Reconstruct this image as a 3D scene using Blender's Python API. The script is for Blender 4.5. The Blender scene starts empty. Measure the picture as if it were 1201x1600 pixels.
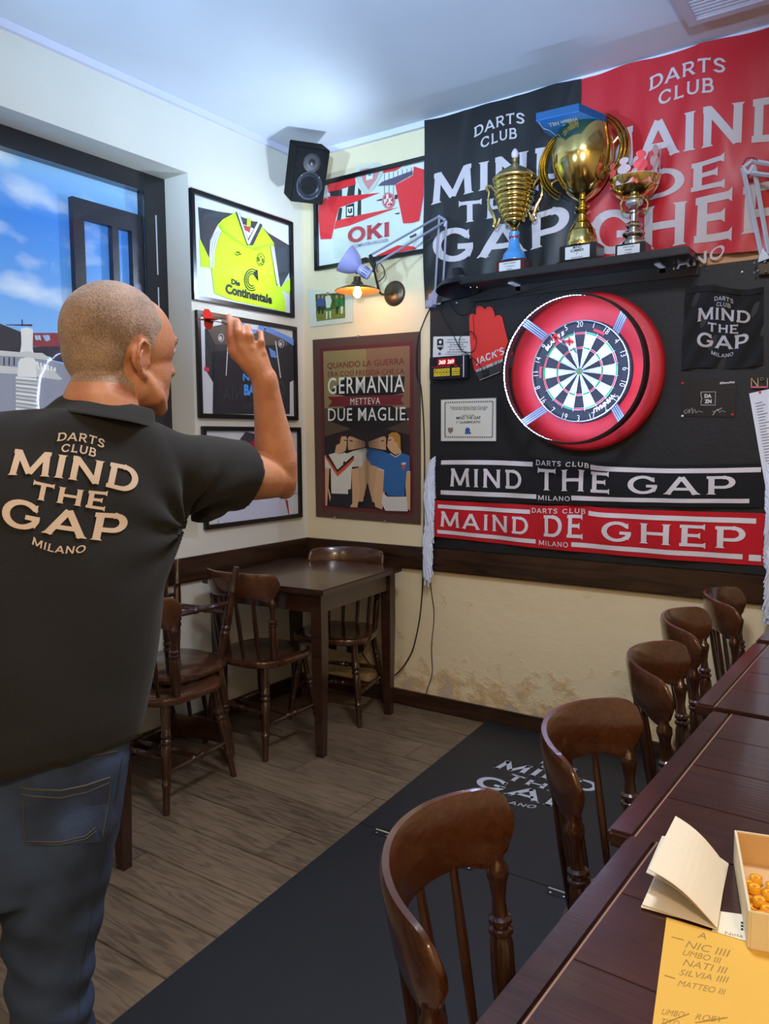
import bpy, bmesh, math, random
from mathutils import Vector, Matrix, noise
from mathutils.bvhtree import BVHTree
PI = math.pi
S = bpy.context.scene
COL = S.collection
random.seed(7)

# ------------------------------------------------------------------ camera
F_PX, YAW, PITCH, ROLL = 1217.19, -0.6004, 0.0926, -0.0071
CAM = Vector((2.9255, -3.472, 1.435))
_cy, _sy, _cp, _sp = math.cos(YAW), math.sin(YAW), math.cos(PITCH), math.sin(PITCH)
FW = Vector((_sy*_cp, _cy*_cp, -_sp)); _rt = Vector((_cy, -_sy, 0)); _up = _rt.cross(FW)
RT = math.cos(ROLL)*_rt + math.sin(ROLL)*_up
UP = -math.sin(ROLL)*_rt + math.cos(ROLL)*_up
cd = bpy.data.cameras.new('camera'); cam = bpy.data.objects.new('camera', cd); COL.objects.link(cam)
cd.sensor_fit = 'VERTICAL'; cd.sensor_height = 24; cd.lens = F_PX*24/1600; cd.clip_start = 0.02
m = Matrix.Identity(4)
for i in range(3):
    m[i][0], m[i][1], m[i][2], m[i][3] = RT[i], UP[i], -FW[i], CAM[i]
cam.matrix_world = m
S.camera = cam

# ------------------------------------------------------------------ world, lights, exposure
w = bpy.data.worlds.new('world'); S.world = w; w.use_nodes = True
w.node_tree.nodes['Background'].inputs[0].default_value = (0.8, 0.85, 1, 1)
w.node_tree.nodes['Background'].inputs[1].default_value = 0.3
S.view_settings.view_transform = 'Standard'; S.view_settings.look = 'None'
S.view_settings.gamma = 1; S.view_settings.use_curve_mapping = False
S.view_settings.exposure = 0.12

def area(name, loc, rot, size, power, color, spread=180):
    l = bpy.data.lights.new(name, 'AREA'); l.shape = 'RECTANGLE'; l.size = size[0]; l.size_y = size[1]
    l.energy = power; l.color = color; l.spread = math.radians(spread)
    o = bpy.data.objects.new(name, l); COL.objects.link(o); o.location = loc; o.rotation_euler = rot
    return o
LED_STRENGTH = 460.0
# ceiling lamps of the room behind the camera, and cool spots added out of view to brighten and blue the ceiling
area('room_ceiling_lamp', (3.9, -4.3, 2.95), (0, 0, 0), (0.5, 0.5), 56, (1.0, 0.74, 0.48))
area('room_ceiling_lamp', (2.0, -4.9, 2.95), (0, 0, 0), (0.6, 0.6), 12, (1.0, 0.84, 0.68))
area('room_ceiling_lamp', (2.3, -1.9, 2.98), (0, 0, 0), (0.4, 0.4), 38, (0.85, 0.90, 1.0))
def spot(name, loc, target, power, color, angle, blend, radius=.08):
    l = bpy.data.lights.new(name, 'SPOT'); l.energy = power; l.color = color; l.spot_size = math.radians(angle); l.spot_blend = blend; l.shadow_soft_size = radius
    o = bpy.data.objects.new(name, l); COL.objects.link(o); o.location = loc
    o.rotation_euler = (Vector(target)-Vector(loc)).to_track_quat('-Z', 'Y').to_euler(); return o
spot('ceiling_fill_spot', (3.1, -4.3, 1.95), (1.5, -1.6, 3.0), 760, (0.40, 0.64, 1.0), 50, .9)  # added unseen spots, cool fill for the ceiling only
spot('ceiling_fill_spot', (0.9, -4.3, 1.95), (0.9, -1.5, 3.0), 420, (0.44, 0.70, 1.0), 48, .9)

# ------------------------------------------------------------------ pixel to wall helpers (1201 x 1600 frame)
def ray(u, v):
    return RT*((u-600.5)/F_PX) + UP*(-(v-800)/F_PX) + FW
def on(u, v, ax, val):
    d = ray(u, v); t = (val-CAM[ax])/d[ax]; return CAM + d*t
def dep(u, v, t):
    return CAM + ray(u, v)*t
def B(off=0.0):   return lambda u, v: on(u, v, 1, -off)
def L(off=0.0):   return lambda u, v: on(u, v, 0, off)
def Zp(z=0.0):    return lambda u, v: on(u, v, 2, z)
def cr(x0, y0, s, pts): return [(x0+a/s, y0+b/s) for a, b in pts]

# ------------------------------------------------------------------ materials
MATS = {}
def srgb(c):
    return tuple((x/12.92 if x <= 0.04045 else ((x+0.055)/1.055)**2.4) for x in c)
def mat(name, col, rough=0.5, metal=0.0, noise_amt=0.0, noise_scale=20, bump=0.0, bump_scale=60, coat=0.0, emit=None, estr=0, spec=0.5, dark=None, alpha=None, trans=0, sss=0, sheen=0):
    if name in MATS: return MATS[name]
    M = bpy.data.materials.new(name); M.use_nodes = True; MATS[name] = M
    nt = M.node_tree; b = nt.nodes['Principled BSDF']
    c = (*srgb(col), 1)
    b.inputs['Base Color'].default_value = c
    b.inputs['Roughness'].default_value = rough; b.inputs['Metallic'].default_value = metal
    b.inputs['Specular IOR Level'].default_value = spec
    b.inputs['Coat Weight'].default_value = coat; b.inputs['Coat Roughness'].default_value = 0.15
    if trans: b.inputs['Transmission Weight'].default_value = trans
    if sheen: b.inputs['Sheen Weight'].default_value = sheen
    if sss:
        b.inputs['Subsurface Weight'].default_value = sss; b.inputs['Subsurface Radius'].default_value = (0.012, 0.005, 0.003); b.inputs['Subsurface Scale'].default_value = 1
    if emit:
        b.inputs['Emission Color'].default_value = (*srgb(emit), 1); b.inputs['Emission Strength'].default_value = estr
    tc = nt.nodes.new('ShaderNodeTexCoord')
    if noise_amt:
        n = nt.nodes.new('ShaderNodeTexNoise'); n.inputs['Scale'].default_value = noise_scale; n.inputs['Detail'].default_value = 5
        nt.links.new(tc.outputs['Object'], n.inputs['Vector'])
        mx = nt.nodes.new('ShaderNodeMix'); mx.data_type = 'RGBA'
        d = dark if dark else tuple(max(0, x*(1-noise_amt)) for x in col)
        mx.inputs['A'].default_value = (*srgb(d), 1); mx.inputs['B'].default_value = c
        rp = nt.nodes.new('ShaderNodeMapRange'); rp.inputs['From Min'].default_value = 0.35; rp.inputs['From Max'].default_value = 0.65
        nt.links.new(n.outputs[0], rp.inputs['Value']); nt.links.new(rp.outputs[0], mx.inputs['Factor'])
        nt.links.new(mx.outputs['Result'], b.inputs['Base Color'])
    if bump:
        n2 = nt.nodes.new('ShaderNodeTexNoise'); n2.inputs['Scale'].default_value = bump_scale; n2.inputs['Detail'].default_value = 6
        nt.links.new(tc.outputs['Object'], n2.inputs['Vector'])
        bp = nt.nodes.new('ShaderNodeBump'); bp.inputs['Strength'].default_value = bump; bp.inputs['Distance'].default_value = 0.01
        nt.links.new(n2.outputs[0], bp.inputs['Height']); nt.links.new(bp.outputs[0], b.inputs['Normal'])
    return M

def wood(name, dark, light, rough=0.3, coat=0.4, axis=0, scale=1.0, rand=False, fig=0.5):
    if name in MATS: return MATS[name]
    M = bpy.data.materials.new(name); M.use_nodes = True; MATS[name] = M
    nt = M.node_tree; N = nt.nodes.new; lk = nt.links.new; b = nt.nodes['Principled BSDF']
    b.inputs['Roughness'].default_value = rough; b.inputs['Coat Weight'].default_value = coat; b.inputs['Coat Roughness'].default_value = 0.12
    tc = N('ShaderNodeTexCoord'); vec = tc.outputs['Object']
    oi = N('ShaderNodeObjectInfo')
    if rand:
        ad = N('ShaderNodeVectorMath'); ad.operation = 'ADD'; ml = N('ShaderNodeVectorMath'); ml.operation = 'SCALE'
        ml.inputs[0].default_value = (17, 31, 5); lk(oi.outputs['Random'], ml.inputs['Scale'])
        lk(vec, ad.inputs[0]); lk(ml.outputs[0], ad.inputs[1]); vec = ad.outputs[0]
    mp = N('ShaderNodeMapping'); sc = [9*scale]*3; sc[axis] = 0.9*scale; mp.inputs['Scale'].default_value = sc; lk(vec, mp.inputs['Vector'])
    n1 = N('ShaderNodeTexNoise'); n1.inputs['Scale'].default_value = 1.0; n1.inputs['Detail'].default_value = 4; lk(mp.outputs[0], n1.inputs['Vector'])
    # rings: sine of the distorted noise field gives cathedral figure
    mu = N('ShaderNodeMath'); mu.operation = 'MULTIPLY'; mu.inputs[1].default_value = 60; lk(n1.outputs[0], mu.inputs[0])
    si = N('ShaderNodeMath'); si.operation = 'SINE'; lk(mu.outputs[0], si.inputs[0])
    mr = N('ShaderNodeMapRange'); mr.inputs['From Min'].default_value = -1; mr.inputs['From Max'].default_value = 0.3; lk(si.outputs[0], mr.inputs['Value'])
    mp2 = N('ShaderNodeMapping'); s2 = [160*scale]*3; s2[axis] = 5*scale; mp2.inputs['Scale'].default_value = s2; lk(vec, mp2.inputs['Vector'])
    n2 = N('ShaderNodeTexNoise'); n2.inputs['Scale'].default_value = 1.0; n2.inputs['Detail'].default_value = 3; lk(mp2.outputs[0], n2.inputs['Vector'])
    n3 = N('ShaderNodeTexNoise'); n3.inputs['Scale'].default_value = 2.5*scale; n3.inputs['Detail'].default_value = 5; lk(vec, n3.inputs['Vector'])
    def mixf(a, bb, f):
        x = N('ShaderNodeMix'); x.data_type = 'FLOAT'; x.inputs['Factor'].default_value = f
        lk(a, x.inputs['A']); lk(bb, x.inputs['B']); return x.outputs[0]
    v = mixf(mixf(mr.outputs[0], n2.outputs[0], 1-fig), n3.outputs[0], 0.45)
    if rand: v = mixf(v, oi.outputs['Random'], 0.12)
    r = N('ShaderNodeValToRGB'); r.color_ramp.elements[0].position = 0.22; r.color_ramp.elements[1].position = 0.8
    r.color_ramp.elements[0].color = (*srgb(dark), 1); r.color_ramp.elements[1].color = (*srgb(light), 1)
    lk(v, r.inputs[0]); lk(r.outputs[0], b.inputs['Base Color'])
    bp = N('ShaderNodeBump'); bp.inputs['Strength'].default_value = 0.12; bp.inputs['Distance'].default_value = 0.004
    lk(n2.outputs[0], bp.inputs['Height']); lk(bp.outputs[0], b.inputs['Normal'])
    return M

M_wood   = wood('chair_wood', (0.12, 0.065, 0.045), (0.27, 0.145, 0.09), rough=0.22, coat=0.5, axis=2, scale=1.0, rand=True, fig=0.2)
M_crest  = wood('crest_wood', (0.17, 0.085, 0.05), (0.36, 0.205, 0.115), rough=0.22, coat=0.6, axis=0, scale=0.9, rand=True, fig=0.15)
M_table  = wood('table_wood', (0.13, 0.07, 0.05), (0.245, 0.135, 0.095), rough=0.25, coat=0.5, axis=0, scale=1.0, rand=True)
M_long   = wood('long_table_wood', (0.13, 0.07, 0.06), (0.27, 0.155, 0.125), rough=0.25, coat=0.35, axis=0, scale=0.9, rand=True, fig=0.25)
M_rail   = wood('rail_wood', (0.10, 0.055, 0.03), (0.25, 0.15, 0.08), rough=0.35, coat=0.3, axis=0, scale=0.8)
M_plank  = wood('floor_plank_wood', (0.22, 0.18, 0.14), (0.52, 0.44, 0.35), rough=0.42, coat=0.1, axis=0, scale=1.5, rand=True, fig=0.34)
M_black  = mat('black_board', (0.05, 0.05, 0.065), 0.6, bump=0.15, bump_scale=40)
M_fblack = mat('frame_black', (0.06, 0.06, 0.065), 0.3)
M_white  = mat('mount_white', (0.84, 0.86, 0.88), 0.7)
M_ink    = mat('print_white', (0.83, 0.82, 0.82), 0.7)
M_ink2   = mat('print_black', (0.05, 0.05, 0.05), 0.6)
M_gold   = mat('trophy_gold', (0.86, 0.77, 0.48), 0.13, 1.0)
M_golds  = mat('trophy_satin_gold', (0.80, 0.72, 0.50), 0.35, 1.0)
M_silver = mat('trophy_silver', (0.80, 0.80, 0.80), 0.18, 1.0)
M_chrome = mat('chrome', (0.75, 0.75, 0.76), 0.2, 1.0)
M_screw  = mat('screw_steel', (0.7, 0.7, 0.7), 0.35, 1.0)
M_cable  = mat('black_cable', (0.05, 0.05, 0.055), 0.45)

def plaster(name, col, bumpy=0.35, scale=18, damage=False):
    M = bpy.data.materials.new(name); M.use_nodes = True; MATS[name] = M
    nt = M.node_tree; N = nt.nodes.new; lk = nt.links.new; b = nt.nodes['Principled BSDF']
    b.inputs['Roughness'].default_value = 0.62; b.inputs['Specular IOR Level'].default_value = 0.35
    tc = N('ShaderNodeTexCoord')
    n = N('ShaderNodeTexNoise'); n.inputs['Scale'].default_value = scale; n.inputs['Detail'].default_value = 8; lk(tc.outputs['Object'], n.inputs['Vector'])
    n2 = N('ShaderNodeTexNoise'); n2.inputs['Scale'].default_value = 3; n2.inputs['Detail'].default_value = 6; lk(tc.outputs['Object'], n2.inputs['Vector'])
    mx = N('ShaderNodeMix'); mx.data_type = 'RGBA'; mx.inputs['A'].default_value = (*srgb(tuple(x*0.94 for x in col)), 1); mx.inputs['B'].default_value = (*srgb(col), 1)
    lk(n2.outputs[0], mx.inputs['Factor']); col_out = mx.outputs['Result']; h = n.outputs[0]
    if damage:
        # flaking paint and stains close to the floor (worn plaster, fixed to the wall)
        sx = N('ShaderNodeSeparateXYZ'); lk(tc.outputs['Object'], sx.inputs[0])
        dn = N('ShaderNodeTexNoise'); dn.inputs['Scale'].default_value = 9; dn.inputs['Detail'].default_value = 7; dn.inputs['Roughness'].default_value = 0.62; lk(tc.outputs['Object'], dn.inputs['Vector'])
        hg = N('ShaderNodeMapRange'); hg.inputs['From Min'].default_value = 0.08; hg.inputs['From Max'].default_value = 0.42; hg.inputs['To Min'].default_value = 0.16; hg.inputs['To Max'].default_value = -0.1; lk(sx.outputs['Z'], hg.inputs['Value'])
        ad = N('ShaderNodeMath'); ad.operation = 'ADD'; lk(dn.outputs[0], ad.inputs[0]); lk(hg.outputs[0], ad.inputs[1])
        th = N('ShaderNodeMapRange'); th.inputs['From Min'].default_value = 0.70; th.inputs['From Max'].default_value = 0.715; lk(ad.outputs[0], th.inputs['Value'])
        st = N('ShaderNodeMapRange'); st.inputs['From Min'].default_value = 0.52; st.inputs['From Max'].default_value = 0.68; lk(ad.outputs[0], st.inputs['Value'])
        m2 = N('ShaderNodeMix'); m2.data_type = 'RGBA'; m2.inputs['B'].default_value = (*srgb((0.80, 0.68, 0.50)), 1); lk(st.outputs[0], m2.inputs['Factor']); lk(col_out, m2.inputs['A'])
        m3 = N('ShaderNodeMix'); m3.data_type = 'RGBA'; m3.inputs['B'].default_value = (*srgb((0.74, 0.68, 0.60)), 1); lk(th.outputs[0], m3.inputs['Factor']); lk(m2.outputs['Result'], m3.inputs['A'])
        col_out = m3.outputs['Result']
        sb = N('ShaderNodeMath'); sb.operation = 'MULTIPLY_ADD'; sb.inputs[1].default_value = -0.9; lk(th.outputs[0], sb.inputs[0]); lk(n.outputs[0], sb.inputs[2])
        r2 = N('ShaderNodeMath'); r2.operation = 'MULTIPLY_ADD'; r2.inputs[1].default_value = 1.3; lk(st.outputs[0], r2.inputs[0]); lk(sb.outputs[0], r2.inputs[2]); h = r2.outputs[0]
    lk(col_out, b.inputs['Base Color'])
    bp = N('ShaderNodeBump'); bp.inputs['Strength'].default_value = bumpy; bp.inputs['Distance'].default_value = 0.006
    lk(h, bp.inputs['Height']); lk(bp.outputs[0], b.inputs['Normal'])
    return M
M_wallL = plaster('plaster_left', (0.87, 0.855, 0.80))
M_wallB = plaster('plaster_back', (0.90, 0.84, 0.69))
M_wallD = plaster('plaster_back_lower', (0.90, 0.83, 0.68), 0.5, 14, True)
M_ceil  = plaster('plaster_ceiling', (0.84, 0.86, 0.90), 0.1, 8)

def glassmat():
    M = bpy.data.materials.new('clear_glass'); M.use_nodes = True; nt = M.node_tree
    nt.nodes.remove(nt.nodes['Principled BSDF']); out = nt.nodes['Material Output']
    t = nt.nodes.new('ShaderNodeBsdfTransparent'); g = nt.nodes.new('ShaderNodeBsdfGlossy'); g.inputs['Roughness'].default_value = 0.03
    f = nt.nodes.new('ShaderNodeFresnel'); f.inputs['IOR'].default_value = 1.45
    mx = nt.nodes.new('ShaderNodeMixShader')
    ge = nt.nodes.new('ShaderNodeNewGeometry'); ml = nt.nodes.new('ShaderNodeMath'); ml.operation = 'MULTIPLY'; iv_ = nt.nodes.new('ShaderNodeMath'); iv_.operation = 'SUBTRACT'; iv_.inputs[0].default_value = 1
    nt.links.new(ge.outputs['Backfacing'], iv_.inputs[1]); nt.links.new(iv_.outputs[0], ml.inputs[0]); nt.links.new(f.outputs[0], ml.inputs[1]); nt.links.new(ml.outputs[0], mx.inputs[0]); nt.links.new(t.outputs[0], mx.inputs[1]); nt.links.new(g.outputs[0], mx.inputs[2])
    nt.links.new(mx.outputs[0], out.inputs[0]); return M
M_glass = glassmat()

# ------------------------------------------------------------------ mesh helpers
def meshdata(name, V, Fc, mats, idx=None, smooth=False):
    me = bpy.data.meshes.new(name); me.from_pydata([tuple(v) for v in V], [], Fc)
    for mm in (mats if isinstance(mats, (list, tuple)) else [mats]): me.materials.append(mm)
    if idx: me.polygons.foreach_set('material_index', idx)
    if smooth is True: me.polygons.foreach_set('use_smooth', [True]*len(me.polygons))
    me.update(); return me
def finish(me, angle=35):
    for p in me.polygons: p.use_smooth = True
    try: me.set_sharp_from_angle(angle=math.radians(angle))
    except Exception: pass
def part(name, VF, m_, root=None, smooth=False, label=None, kind=None, sharp=None):
    V, Fc = VF
    base = ROOTS.get(root.name if root else None, Vector((0, 0, 0)))
    me = meshdata(name, [Vector(v)-base for v in V], Fc, m_)
    bm = bmesh.new(); bm.from_mesh(me); bmesh.ops.recalc_face_normals(bm, faces=bm.faces); bm.to_mesh(me); bm.free()
    if smooth: finish(me, sharp or 40)
    o = bpy.data.objects.new(name, me); COL.objects.link(o)
    if root: o.parent = root
    if label: o['label'] = label
    if kind: o['kind'] = kind
    ROOTS[o.name] = base if root else Vector((0, 0, 0))
    return o
ROOTS = {}
def thing(name, label, cat, loc=(0, 0, 0), group=None):
    o = bpy.data.objects.new(name, None); COL.objects.link(o); o.empty_display_size = 0.05
    o.location = loc; o['label'] = label; o['category'] = cat
    if group: o['group'] = group
    ROOTS[o.name] = Vector(loc); return o
def single(name, VF, m_, label, cat, group=None, smooth=False, loc=None):
    V, Fc = VF
    V = [Vector(v) for v in V]
    base = Vector(loc) if loc is not None else Vector((sum(v.x for v in V)/len(V), sum(v.y for v in V)/len(V), min(v.z for v in V)))
    o = part(name, ([v-base for v in V], Fc), m_, None, smooth); o.location = base; ROOTS[o.name] = base
    o['label'] = label; o['category'] = cat
    if group: o['group'] = group
    return o
def struct(name, VF, m_, smooth=False):
    o = part(name, VF, m_, None, smooth); o['kind'] = 'structure'; return o
def join(*vfs):
    V, Fc = [], []
    for v, f in vfs:
        n = len(V); V += [Vector(a) for a in v]; Fc += [tuple(i+n for i in q) for q in f]
    return V, Fc
def xf(VF, M): return [M @ Vector(v) for v in VF[0]], VF[1]
def box(x0, x1, y0, y1, z0, z1, bev=0.0):
    if bev <= 0:
        V = [(x0,y0,z0),(x1,y0,z0),(x1,y1,z0),(x0,y1,z0),(x0,y0,z1),(x1,y0,z1),(x1,y1,z1),(x0,y1,z1)]
        return [Vector(v) for v in V], [(0,3,2,1),(4,5,6,7),(0,1,5,4),(1,2,6,5),(2,3,7,6),(3,0,4,7)]
    bm = bmesh.new(); bmesh.ops.create_cube(bm, size=1)
    for v in bm.verts: v.co = Vector(((x0+x1)/2+v.co.x*(x1-x0), (y0+y1)/2+v.co.y*(y1-y0), (z0+z1)/2+v.co.z*(z1-z0)))
    bmesh.ops.bevel(bm, geom=bm.edges[:], offset=bev, segments=2, affect='EDGES')
    return bmvf(bm)
def bmvf(bm):
    bm.verts.index_update(); V = [v.co.copy() for v in bm.verts]; Fc = [tuple(v.index for v in f.verts) for f in bm.faces]; bm.free(); return V, Fc
def frame_from(d):
    d = d.normalized(); a = Vector((0,0,1)) if abs(d.z) < 0.9 else Vector((0,1,0))
    x = a.cross(d).normalized(); return x, d.cross(x)
def tube(P, R, n=8, cap=True, sx=1, sy=1):
    P = [Vector(p) for p in P]; R = R if isinstance(R, (list, tuple)) else [R]*len(P)
    V, Fc = [], []; x = None
    for i, p in enumerate(P):
        d = (P[min(i+1, len(P)-1)]-P[max(i-1, 0)])
        if d.length < 1e-9: d = Vector((0,0,1))
        d.normalize()
        if x is None: x, y = frame_from(d)
        else:
            x = x - d*x.dot(d)
            if x.length < 1e-6: x, y = frame_from(d)
            x.normalize(); y = d.cross(x)
        for k in range(n):
            a = 2*PI*k/n; V.append(p + (x*math.cos(a)*sx + y*math.sin(a)*sy)*R[i])
    for i in range(len(P)-1):
        for k in range(n):
            k2 = (k+1) % n; Fc.append((i*n+k, i*n+k2, (i+1)*n+k2, (i+1)*n+k))
    if cap: Fc.append(tuple(range(n-1, -1, -1))); Fc.append(tuple((len(P)-1)*n+k for k in range(n)))
    return V, Fc
def turned(p0, p1, prof, n=10):
    p0, p1 = Vector(p0), Vector(p1); return tube([p0.lerp(p1, t) for t, r in prof], [r for t, r in prof], n)
def lathe(prof, c, n=32, cap=True):
    c = Vector(c); V, Fc = [], []
    for r, z in prof:
        for k in range(n):
            a = 2*PI*k/n; V.append(c+Vector((r*math.cos(a), r*math.sin(a), z)))
    for i in range(len(prof)-1):
        for k in range(n):
            k2 = (k+1) % n; Fc.append((i*n+k, i*n+k2, (i+1)*n+k2, (i+1)*n+k))
    if cap: Fc.append(tuple(range(n-1,-1,-1))); Fc.append(tuple((len(prof)-1)*n+k for k in range(n)))
    return V, Fc
def bez(P, n=10):
    # Catmull-Rom through the points
    P = [Vector(p) for p in P]; out = []
    for i in range(len(P)-1):
        a, b, c, d = P[max(i-1,0)], P[i], P[i+1], P[min(i+2, len(P)-1)]
        for k in range(n):
            t = k/n
            out.append(0.5*((2*b)+(-a+c)*t+(2*a-5*b+4*c-d)*t*t+(-a+3*b-3*c+d)*t**3))
    out.append(P[-1]); return out
def sphere(c, r, n=12, m_=8, M=None):
    V, Fc = [], []; c = Vector(c); r = r if isinstance(r, (tuple, list)) else (r, r, r)
    for i in range(m_+1):
        th = PI*i/m_
        for k in range(n):
            a = 2*PI*k/n; v = Vector((r[0]*math.sin(th)*math.cos(a), r[1]*math.sin(th)*math.sin(a), r[2]*math.cos(th)))
            V.append(c + (M @ v if M else v))
    for i in range(m_):
        for k in range(n):
            k2 = (k+1) % n; Fc.append((i*n+k, (i+1)*n+k, (i+1)*n+k2, i*n+k2))
    return V, Fc
def grid(nx, ny, fn):
    V = [fn(i/nx, j/ny) for j in range(ny+1) for i in range(nx+1)]
    Fc = [(j*(nx+1)+i, j*(nx+1)+i+1, (j+1)*(nx+1)+i+1, (j+1)*(nx+1)+i) for j in range(ny) for i in range(nx)]
    return V, Fc
def sheet(VF, d):
    """give an open grid thickness: second layer shifted by vector d, rim closed"""
    V, Fc = VF; n = len(V); V2 = list(V)+[Vector(v)+d for v in V]
    cnt = {}
    for f in Fc:
        for i in range(len(f)):
            e = (f[i], f[(i+1) % len(f)]); cnt[e] = cnt.get(e, 0)+1
    F2 = list(Fc)+[tuple(n+i for i in reversed(f)) for f in Fc]
    for (a, b) in cnt:
        if (b, a) not in cnt: F2.append((a, n+a, n+b, b))
    return V2, F2
def prism(P3, n_):
    """planar polygon (3D points) extruded by vector n_"""
    P = [Vector(p) for p in P3]; k = len(P); V = P+[p+n_ for p in P]
    return V, [tuple(range(k-1,-1,-1)), tuple(range(k, 2*k))]+[(i, (i+1)%k, (i+1)%k+k, i+k) for i in range(k)]
NB, NL, NZ = Vector((0,-1,0)), Vector((1,0,0)), Vector((0,0,1))
def ppx(name, pts, wp, nrm, th, m_, root, **kw):
    return part(name, prism([wp(*p) for p in pts], nrm*th), m_, root, **kw)
def ellipse(cx, cy, rx, ry, n=24, a0=0, a1=360):
    return [(cx+rx*math.cos(math.radians(a0+(a1-a0)*k/n)), cy+ry*math.sin(math.radians(a0+(a1-a0)*k/n))) for k in range(n)]

# ------------------------------------------------------------------ lettering
_fc = {}
def ftext(s, bold=0.0, spacing=1.0, shear=0.0):
    """built-in font -> normalised 2D mesh: x 0..1, y 0..1 (cap height), returns verts, faces, aspect"""
    key = (s, bold, spacing, shear)
    if key in _fc: return _fc[key]
    c = bpy.data.curves.new('t', 'FONT'); c.body = s; c.offset = bold; c.space_character = spacing; c.shear = shear; c.resolution_u = 3
    o = bpy.data.objects.new('t', c); COL.objects.link(o)
    bpy.context.view_layer.update()
    me = bpy.data.meshes.new_from_object(o.evaluated_get(bpy.context.evaluated_depsgraph_get()))
    V = [(v.co.x, v.co.y) for v in me.vertices]; Fc = [tuple(p.vertices) for p in me.polygons]
    bpy.data.objects.remove(o); bpy.data.curves.remove(c); bpy.data.meshes.remove(me)
    x0 = min(v[0] for v in V); x1 = max(v[0] for v in V); y0 = min(v[1] for v in V); y1 = max(v[1] for v in V)
    V = [((a-x0)/(x1-x0), (b-y0)/(y1-y0)) for a, b in V]
    r = (V, Fc, (x1-x0)/(y1-y0)); _fc[key] = r; return r
def fpx(s, wp, bl, br, tl, **kw):
    """text fitted to the parallelogram bottom-left, bottom-right, top-left on a wall"""
    V, Fc, a = ftext(s, **kw); o = wp(*bl); ex = wp(*br)-o; ey = wp(*tl)-o
    return [o+ex*x+ey*y for x, y in V], Fc
def arcp(cx, cy, rx, ry, a0, a1, n=10):
    return [(cx+rx*math.cos(math.radians(a0+(a1-a0)*k/n)), cy+ry*math.sin(math.radians(a0+(a1-a0)*k/n))) for k in range(n+1)]
h_ = 0.06
GL = {
 'A': (1.06, [([(.08,0),(.53,.97)],1,0), ([(.53,.97),(.98,0)],0,1), ([(.24,.30),(.82,.30)],0,0)]),
 'B': (.86, [([(.17,0),(.17,1)],0,0), ([(.04,.95),(.5,.95)]+arcp(.5,.74,.2,.21,90,-90)+[(.17,.53)],0,0), ([(.5,.53)]+arcp(.52,.29,.26,.24,90,-90)+[(.04,.05)],0,0)]),
 'C': (1.0, [([(.9,.78)]+arcp(.52,.5,.42,.44,38,322,20)+[(.9,.22)],1,0)]),
 'D': (1.02, [([(.19,0),(.19,1)],0,0), ([(.04,.94),(.5,.94)]+arcp(.5,.5,.42,.44,90,-90,16)+[(.04,.06)],0,0)]),
 'E': (.86, [([(.19,0),(.19,1)],0,0), ([(.04,.94),(.80,.94)],0,1), ([(.19,.52),(.66,.52)],0,1), ([(.04,.06),(.82,.06)],0,1)]),
 'G': (1.06, [([(.9,.80)]+arcp(.52,.5,.42,.44,40,330,20)+[(.9,.2),(.9,.46)],1,0), ([(.62,.44),(1.0,.44)],0,0)]),
 'H': (1.06, [([(.17,0),(.17,1)],1,1), ([(.89,0),(.89,1)],1,1), ([(.17,.52),(.89,.52)],0,0)]),
 'I': (.36, [([(.18,0),(.18,1)],1,1)]),
 'J': (.6, [([(.42,1),(.42,.25)]+arcp(.22,.22,.2,.2,0,-140,8),1,0)]),
 'K': (.98, [([(.17,0),(.17,1)],1,1), ([(.85,1),(.22,.45)],1,0), ([(.42,.6),(.88,0)],0,1)]),
 'L': (.82, [([(.19,0),(.19,1)],0,1), ([(.04,.06),(.76,.06)],0,1)]),
 'M': (1.3, [([(.14,0),(.20,1)],1,0), ([(.06,.96),(.24,.96)],0,0), ([(.20,1),(.65,.08)],0,0), ([(.65,.08),(1.10,1)],0,0), ([(1.06,.96),(1.24,.96)],0,0), ([(1.10,1),(1.16,0)],0,1)]),
 'N': (1.08, [([(.16,0),(.16,1)],1,0), ([(.04,.96),(.2,.96)],0,0), ([(.16,.98),(.90,.02)],0,0), ([(.90,0),(.90,1)],0,1)]),
 'O': (1.08, [(arcp(.54,.5,.45,.45,0,360,28),0,0)]),
 'P': (.9, [([(.19,0),(.19,1)],1,0), ([(.04,.94),(.55,.94)]+arcp(.55,.67,.26,.27,90,-90,12)+[(.19,.40)],0,0)]),
 'R': (.98, [([(.19,0),(.19,1)],1,0), ([(.04,.94),(.55,.94)]+arcp(.55,.70,.24,.24,90,-90,12)+[(.19,.46)],0,0), ([(.5,.46),(.88,0)],0,1)]),
 'S': (.82, [([(.70,.76)]+arcp(.42,.72,.28,.23,40,180,8)+arcp(.42,.5,.2,.01,180,0,2)[1:1]+[(.22,.58),(.62,.44)]+arcp(.42,.28,.3,.23,0,-150,10),1,1)]),
 'T': (.94, [([(.47,0),(.47,.94)],1,0), ([(.04,.94),(.90,.94)],1,1)]),
 'U': (1.02, [([(.17,1),(.17,.4)]+arcp(.51,.36,.34,.31,180,360,12)+[(.85,1)],1,1)]),
 'W': (1.4, [([(.1,1),(.4,.04)],1,0), ([(.4,.04),(.7,.95)],0,0), ([(.7,.95),(1.0,.04)],0,0), ([(1.0,.04),(1.3,1)],0,1)]),
 'F': (.8, [([(.19,0),(.19,1)],1,0), ([(.04,.94),(.76,.94)],0,1), ([(.19,.5),(.6,.5)],0,1)]),
 "'": (.25, [([(.12,1),(.12,.72)],0,0)]), ' ': (.55, []),
}
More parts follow.
